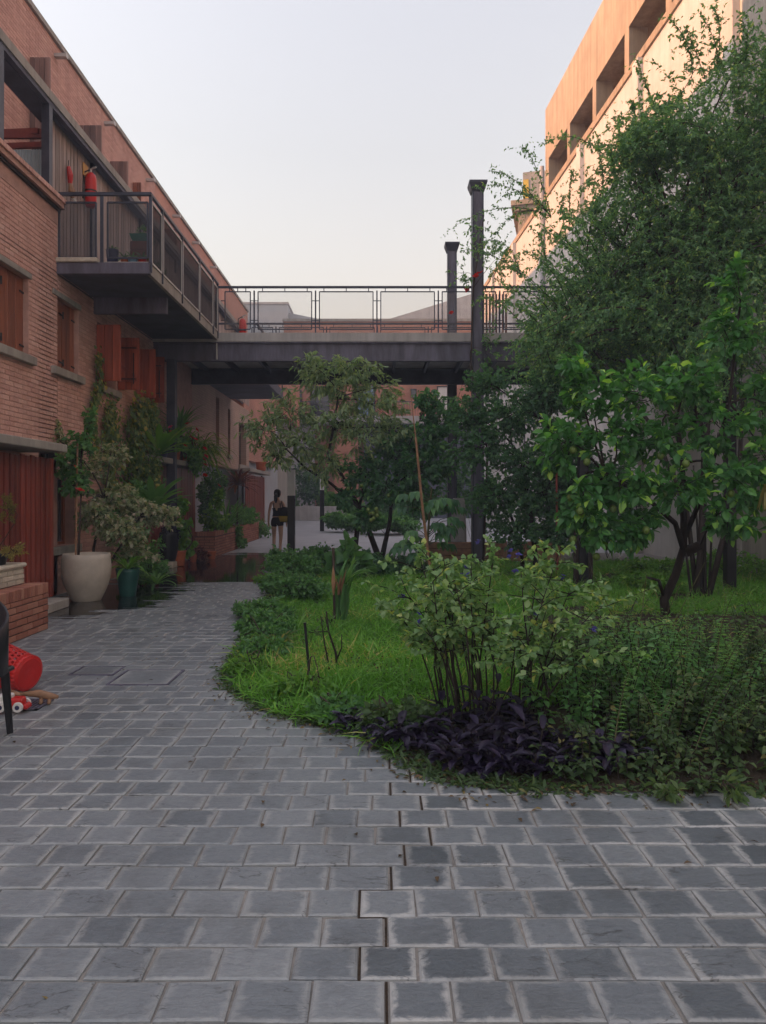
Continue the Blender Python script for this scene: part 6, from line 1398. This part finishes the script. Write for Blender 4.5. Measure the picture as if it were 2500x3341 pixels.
# peach with drooping leaves
plant('peach_tree', 'airy peach tree with long drooping pale green leaves', 'tree', (-0.55, 15.9, 0),
   [((-2.3,15.2,2.9),(0.59,0.65,0.54)), ((-1.8,15.2,3.3),(0.65,0.65,0.47)), ((-1.5,15.2,2.6),(0.65,0.65,0.54),1.1), ((-1.2,15.2,3.9),(0.59,0.52,0.47)), ((-.7,15.2,4.15),(0.39,0.39,0.34),.6), ((-.6,15.2,3.6),(0.65,0.65,0.47)), ((0,15.2,3.3),(0.65,0.65,0.54),1.1), ((-.9,15.1,3.0),(0.65,0.65,0.54),1.1), ((-.3,15.1,2.7),(0.65,0.65,0.54)), ((-1.1,15.1,2.2),(0.52,0.52,0.47),.8), ((.4,15.2,2.9),(0.52,0.52,0.47),.8), ((-1.4,15.2,4.2),(0.45,0.45,0.34),.6), ((-.25,15.2,4.0),(0.39,0.39,0.34),.5), ((.2,15.2,3.75),(0.33,0.33,0.27),.3), ((-2.1,15.2,2.35),(0.45,0.45,0.41),.6)],
   dict(mat='l_peach', twigs=50, per=11, L=.14, W=.034, droop=.8, upness=.4, simple=False), bark='bark_dark', trunks=[([(-.55,15.9,0),(-.5,15.7,.6),(-.42,15.4,1.3),(-.8,15.3,2.0),(-1.05,15.2,2.35),(-.95,15.2,2.9),(-.85,15.2,3.5)], .06, .018), ([(-.42,15.4,1.3),(-1.0,15.2,1.8),(-1.5,15.2,2.1),(-1.9,15.2,2.5)], .035, .014)], limb_r=.016, twig_r=.004, sag=.08)
# broad dark leaved plant, bamboo stake
bg_ = thing('papaya_plant', 'dark broad lobed leaved plant around the leaning bamboo stake', 'plant', (0.85, 13.8, 0)); s = MB(); b = LeafBag()
for k in range(34):
    a = random.uniform(0, 6.28); z = random.uniform(.35, 1.75); o_ = Vector((.85+.05*z, 13.8, z*.85)); e_ = o_ + Vector((math.cos(a)*random.uniform(.3,.6), math.sin(a)*.35-.1, random.uniform(-.05,.25)))
    s.tube([o_, o_.lerp(e_, .5)+Vector((0,0,.06)), e_], [.008, .006, .004], 4)
    dv = (e_-o_).normalized()
    for q in range(5):
        aa = (q-2)*.62; d_ = Vector((dv.x*math.cos(aa)-dv.y*math.sin(aa), dv.x*math.sin(aa)+dv.y*math.cos(aa), -.55)); b.leaves(np.array([e_]), np.array(d_), np.array([0,-.3,1.]), .27-.03*abs(q-2), .11, random.uniform(.1,.9), droop=.35)
s.tube([(.85,13.8,0),(.88,13.8,.8),(.95,13.8,1.7)], [.03,.025,.015], 6)
obj('stem', s, 'twig', bg_); b.obj('foliage', 'l_citrus', bg_)
s = obj('bamboo_stake', MB().tube([(.86, 13.0, .35), (.74, 13.0, 1.3), (.62, 13.0, 2.55)], [.026, .024, .02], 8).tube([(.62,13.0,2.55),(.52,13.0,3.4)], [.012,.006], 5), 'bamboo'); tag(s, 'leaning tan bamboo stake among the dark leaves', 'stake')
# timber planter boxes at the back right
for i, (x0, x1, y0) in enumerate(((1.1, 2.9, 17.4), (3.1, 4.2, 17.6))):
    p = thing('timber_planter', ('weathered timber planter box at the back of the lawn', 'second timber planter box nearer the white wall')[i], 'planter', (x0, y0, 0), 'timber planter boxes')
    for k in range(3): obj('plank', MB().cbox(x0, x1, y0, y0+.035, .02+.155*k, .165+.155*k, .006), 'bamboo', p)
    obj('soil', MB().box(x0+.02, x1-.02, y0+.036, y0+.8, .05, .44), 'soil', p)
    for x in (x0, x1): obj('corner_post', MB().box(x-.04, x+.04, y0-.03, y0, 0, .5), 'bamboo', p)
cn = obj('concrete_bollard', MB().lathe([(.22,0),(.2,.5),(.16,1.4),(.13,1.5)], (1.95, 18.6, 0), 16), 'conc_pale', smooth=True); tag(cn, 'pale tapered concrete bollard behind the timber planter', 'bollard')
# greenery at the far end
for i, (x, y, r_, h_, mt) in enumerate(((-6.4, 51.5, 1.0, 2.6, 'l_mid'), (-4.6, 51.8, 1.3, 4.2, 'l_dark'), (-3.4, 51.2, 1.0, 2.2, 'l_bright'), (-.6, 40, 1.5, 1.4, 'l_mid'), (.8, 38, 1.6, 2.4, 'l_dark'), (-1.6, 33, .9, .9, 'l_mid'), (2.8, 22.5, 1.1, 3.0, 'l_dark'), (4.4, 19.5, 1.0, 2.6, 'l_dark'), (5.6, 18.5, 1.0, 3.2, 'l_dark'), (.2, 31, 1.4, 1.0, 'l_mid'))):
    bush(('round light shrub behind the far planter wall', 'dark tree behind the middle of the far planter wall', 'bright shrub at the right end of the far planter wall', 'shrub on the far plaza left of the orange tree trunk', 'dark tree on the far plaza behind the orange tree', 'low shrub on the plaza by the far post', 'dark shrub behind the timber planter', 'dark shrub under the right end of the bridge', 'tall dark shrub against the white wall under the bridge', 'low grassy shrub island on the plaza')[i], x, y, r_, h_, mt, .16 if y > 30 else .1, .09 if y > 30 else .06, 60, 14, name='court_shrub', grp='shrubs at the far end of the court')

# ------------------------------------------------------------------ woman walking away
pw = thing('person', 'woman in black shorts and open backed top walking away with a shoulder bag', 'person', (-2.72, 19.9, 0))
px, py = -2.72, 19.9
def skin(name, verts, edges, radii, mat, parent, root=0, sub=2):
    me = bpy.data.meshes.new(name); me.from_pydata([(px+v[0], py+v[1], v[2]) for v in verts], edges, []); me.materials.append(M[mat])
    o = bpy.data.objects.new(name, me); link(o, parent)
    sk = o.modifiers.new('skin', 'SKIN'); sk.use_smooth_shade = True
    lay_ = me.skin_vertices[0].data
    for i, r_ in enumerate(radii): lay_[i].radius = r_ if hasattr(r_, '__len__') else (r_, r_)
    lay_[root].use_root = True
    ss = o.modifiers.new('sub', 'SUBSURF'); ss.levels = sub; ss.render_levels = sub
    return o
vv = [(0,0,.93),(0,.01,1.06),(0,.02,1.20),(0,.01,1.34),(0,.01,1.44),(0,.03,1.50),(0,.04,1.60),(0,.04,1.68)]
rr_ = [(.135,.10),(.115,.085),(.125,.09),(.13,.085),(.06,.06),(.05,.05),(.075,.085),(.06,.065)]
ee = [(i,i+1) for i in range(7)]
def chain(start, pts, rads):
    p = start
    for q, r_ in zip(pts, rads): vv.append(q); rr_.append(r_); ee.append((p, len(vv)-1)); p = len(vv)-1
    return p
chain(0, [(-.09,.0,.86),(-.10,.12,.50),(-.10,.05,.10),(-.10,.10,.04),(-.10,.20,.03)], [.085,.055,.035,.035,.03])
chain(0, [(.09,.0,.86),(.10,-.03,.48),(.10,-.22,.14),(.10,-.22,.06),(.10,-.12,.03)], [.085,.055,.035,.035,.03])
for s_ in (-1, 1):
    h_ = chain(3, [(s_*.16,.01,1.38),(s_*.215,-.01,1.12),(s_*.235,.03,.90),(s_*.24,.05,.83)], [.048,.036,.026,.028])
    for q in range(4): chain(h_, [(s_*.24+.0,.02+.02*q,.77-.004*abs(q-1.5)),(s_*.232,.025+.02*q,.73)], [.0085,.007])
    chain(h_, [(s_*.225,.085,.80),(s_*.218,.095,.77)], [.009,.008])
body = skin('body', vv, ee, rr_, 'skin', pw)
skin('shorts', [(0,0,1.04),(0,0,.94),(-.085,.01,.86),(-.095,.04,.72),(.085,0,.86),(.098,-.01,.72)], [(0,1),(1,2),(2,3),(1,4),(4,5)], [(.125,.10),(.15,.118),.10,.095,.10,.095], 'cloth_black', pw, 1)
skin('top', [(0,.012,1.03),(0,.02,1.12),(0,.028,1.20)], [(0,1),(1,2)], [(.124,.095),(.125,.094),(.135,.094)], 'cloth_black', pw, 1)
for s_ in (-1, 1): obj('shoulder_strap', MB().tube([(px+s_*.09, py-.055, 1.2), (px+s_*.085, py-.07, 1.35), (px+s_*.08, py+.0, 1.425), (px+s_*.07, py+.1, 1.35)], .011, 6), 'cloth_black', pw)
obj('hair', MB().lathe([(.02,-.13),(.062,-.1),(.088,-.04),(.097,.02),(.085,.075),(.05,.105),(.01,.115)], (px, py+.025, 1.625), 14).tube([(px-.01,py-.06,1.62),(px-.03,py-.095,1.54),(px-.03,py-.09,1.44),(px-.025,py-.08,1.37)], [.035,.05,.045,.015], 8), 'hair', pw, smooth=True)
for s_ in (-1, 1): obj('ear', MB().lathe([(.005,-.03),(.014,-.01),(.016,.01),(.008,.03)], (px+s_*.083, py+.04, 1.60), 8), 'skin', pw, smooth=True)
obj('face_features', MB().tube([(px,py+.115,1.625),(px,py+.135,1.59)], [.01,.014], 6).tube([(px-.025,py+.112,1.555),(px+.025,py+.112,1.555)], .007, 5), 'skin', pw, smooth=True)
for s_, y_, z_ in ((-1,.10,.0),(1,-.2,.03)): obj('shoe', MB().tube([(px+s_*.10,py+y_-.09,z_+.04),(px+s_*.10,py+y_,z_+.045),(px+s_*.10,py+y_+.12,z_+.03)], [.035,.045,.03], 8), 'pot_white', pw, smooth=True)
bag_ = thing('shoulder_bag', 'dark shoulder bag with green and yellow flash on her right hip', 'bag', (px+.2, py-.1, .9))
m = MB(); m.lathe([(.03,-.20),(.11,-.18),(.15,-.08),(.155,.04),(.13,.14),(.07,.20),(.02,.21)], (0,0,0), 16); m.v = [(px+.2+p[0]*.95, py-.12+p[1]*.6, 1.06+p[2]) for p in m.v]; obj('body', m, 'cloth_black', bag_, smooth=True)
m = MB(); m.lathe([(.113,-.178),(.152,-.08),(.156,-.03)], (0,0,0), 16); m.v = [(px+.2+p[0]*.965, py-.12+p[1]*.62, 1.058+p[2]) for p in m.v]; obj('flash', m, 'yellow_paint', bag_, smooth=True)
obj('strap', MB().tube([(px+.16,py-.13,1.24),(px+.13,py-.085,1.36),(px+.12,py-.01,1.425),(px+.16,py+.08,1.36),(px+.2,py+.0,1.2)], .012, 6), 'cloth_black', bag_)

# ------------------------------------------------------------------ thin volume imitating lens veil over the court
hz, nt_, out_ = new_mat('lens_veil_volume')
pv = N(nt_, 'ShaderNodeVolumePrincipled'); pv.inputs['Density'].default_value = 0.0033; pv.inputs['Color'].default_value = (0.80, 0.84, 1.0, 1); pv.inputs['Anisotropy'].default_value = 0.0  # added volume imitating the lens veil that lifts dark areas
nt_.links.new(pv.outputs[0], out_.inputs['Volume'])
h_ = obj('lens_veil', MB().box(-60, 60, -40, 130, -1.2, 26), hz, kind='stuff'); h_['label'] = 'thin bluish volume added to imitate lens veil over the court'
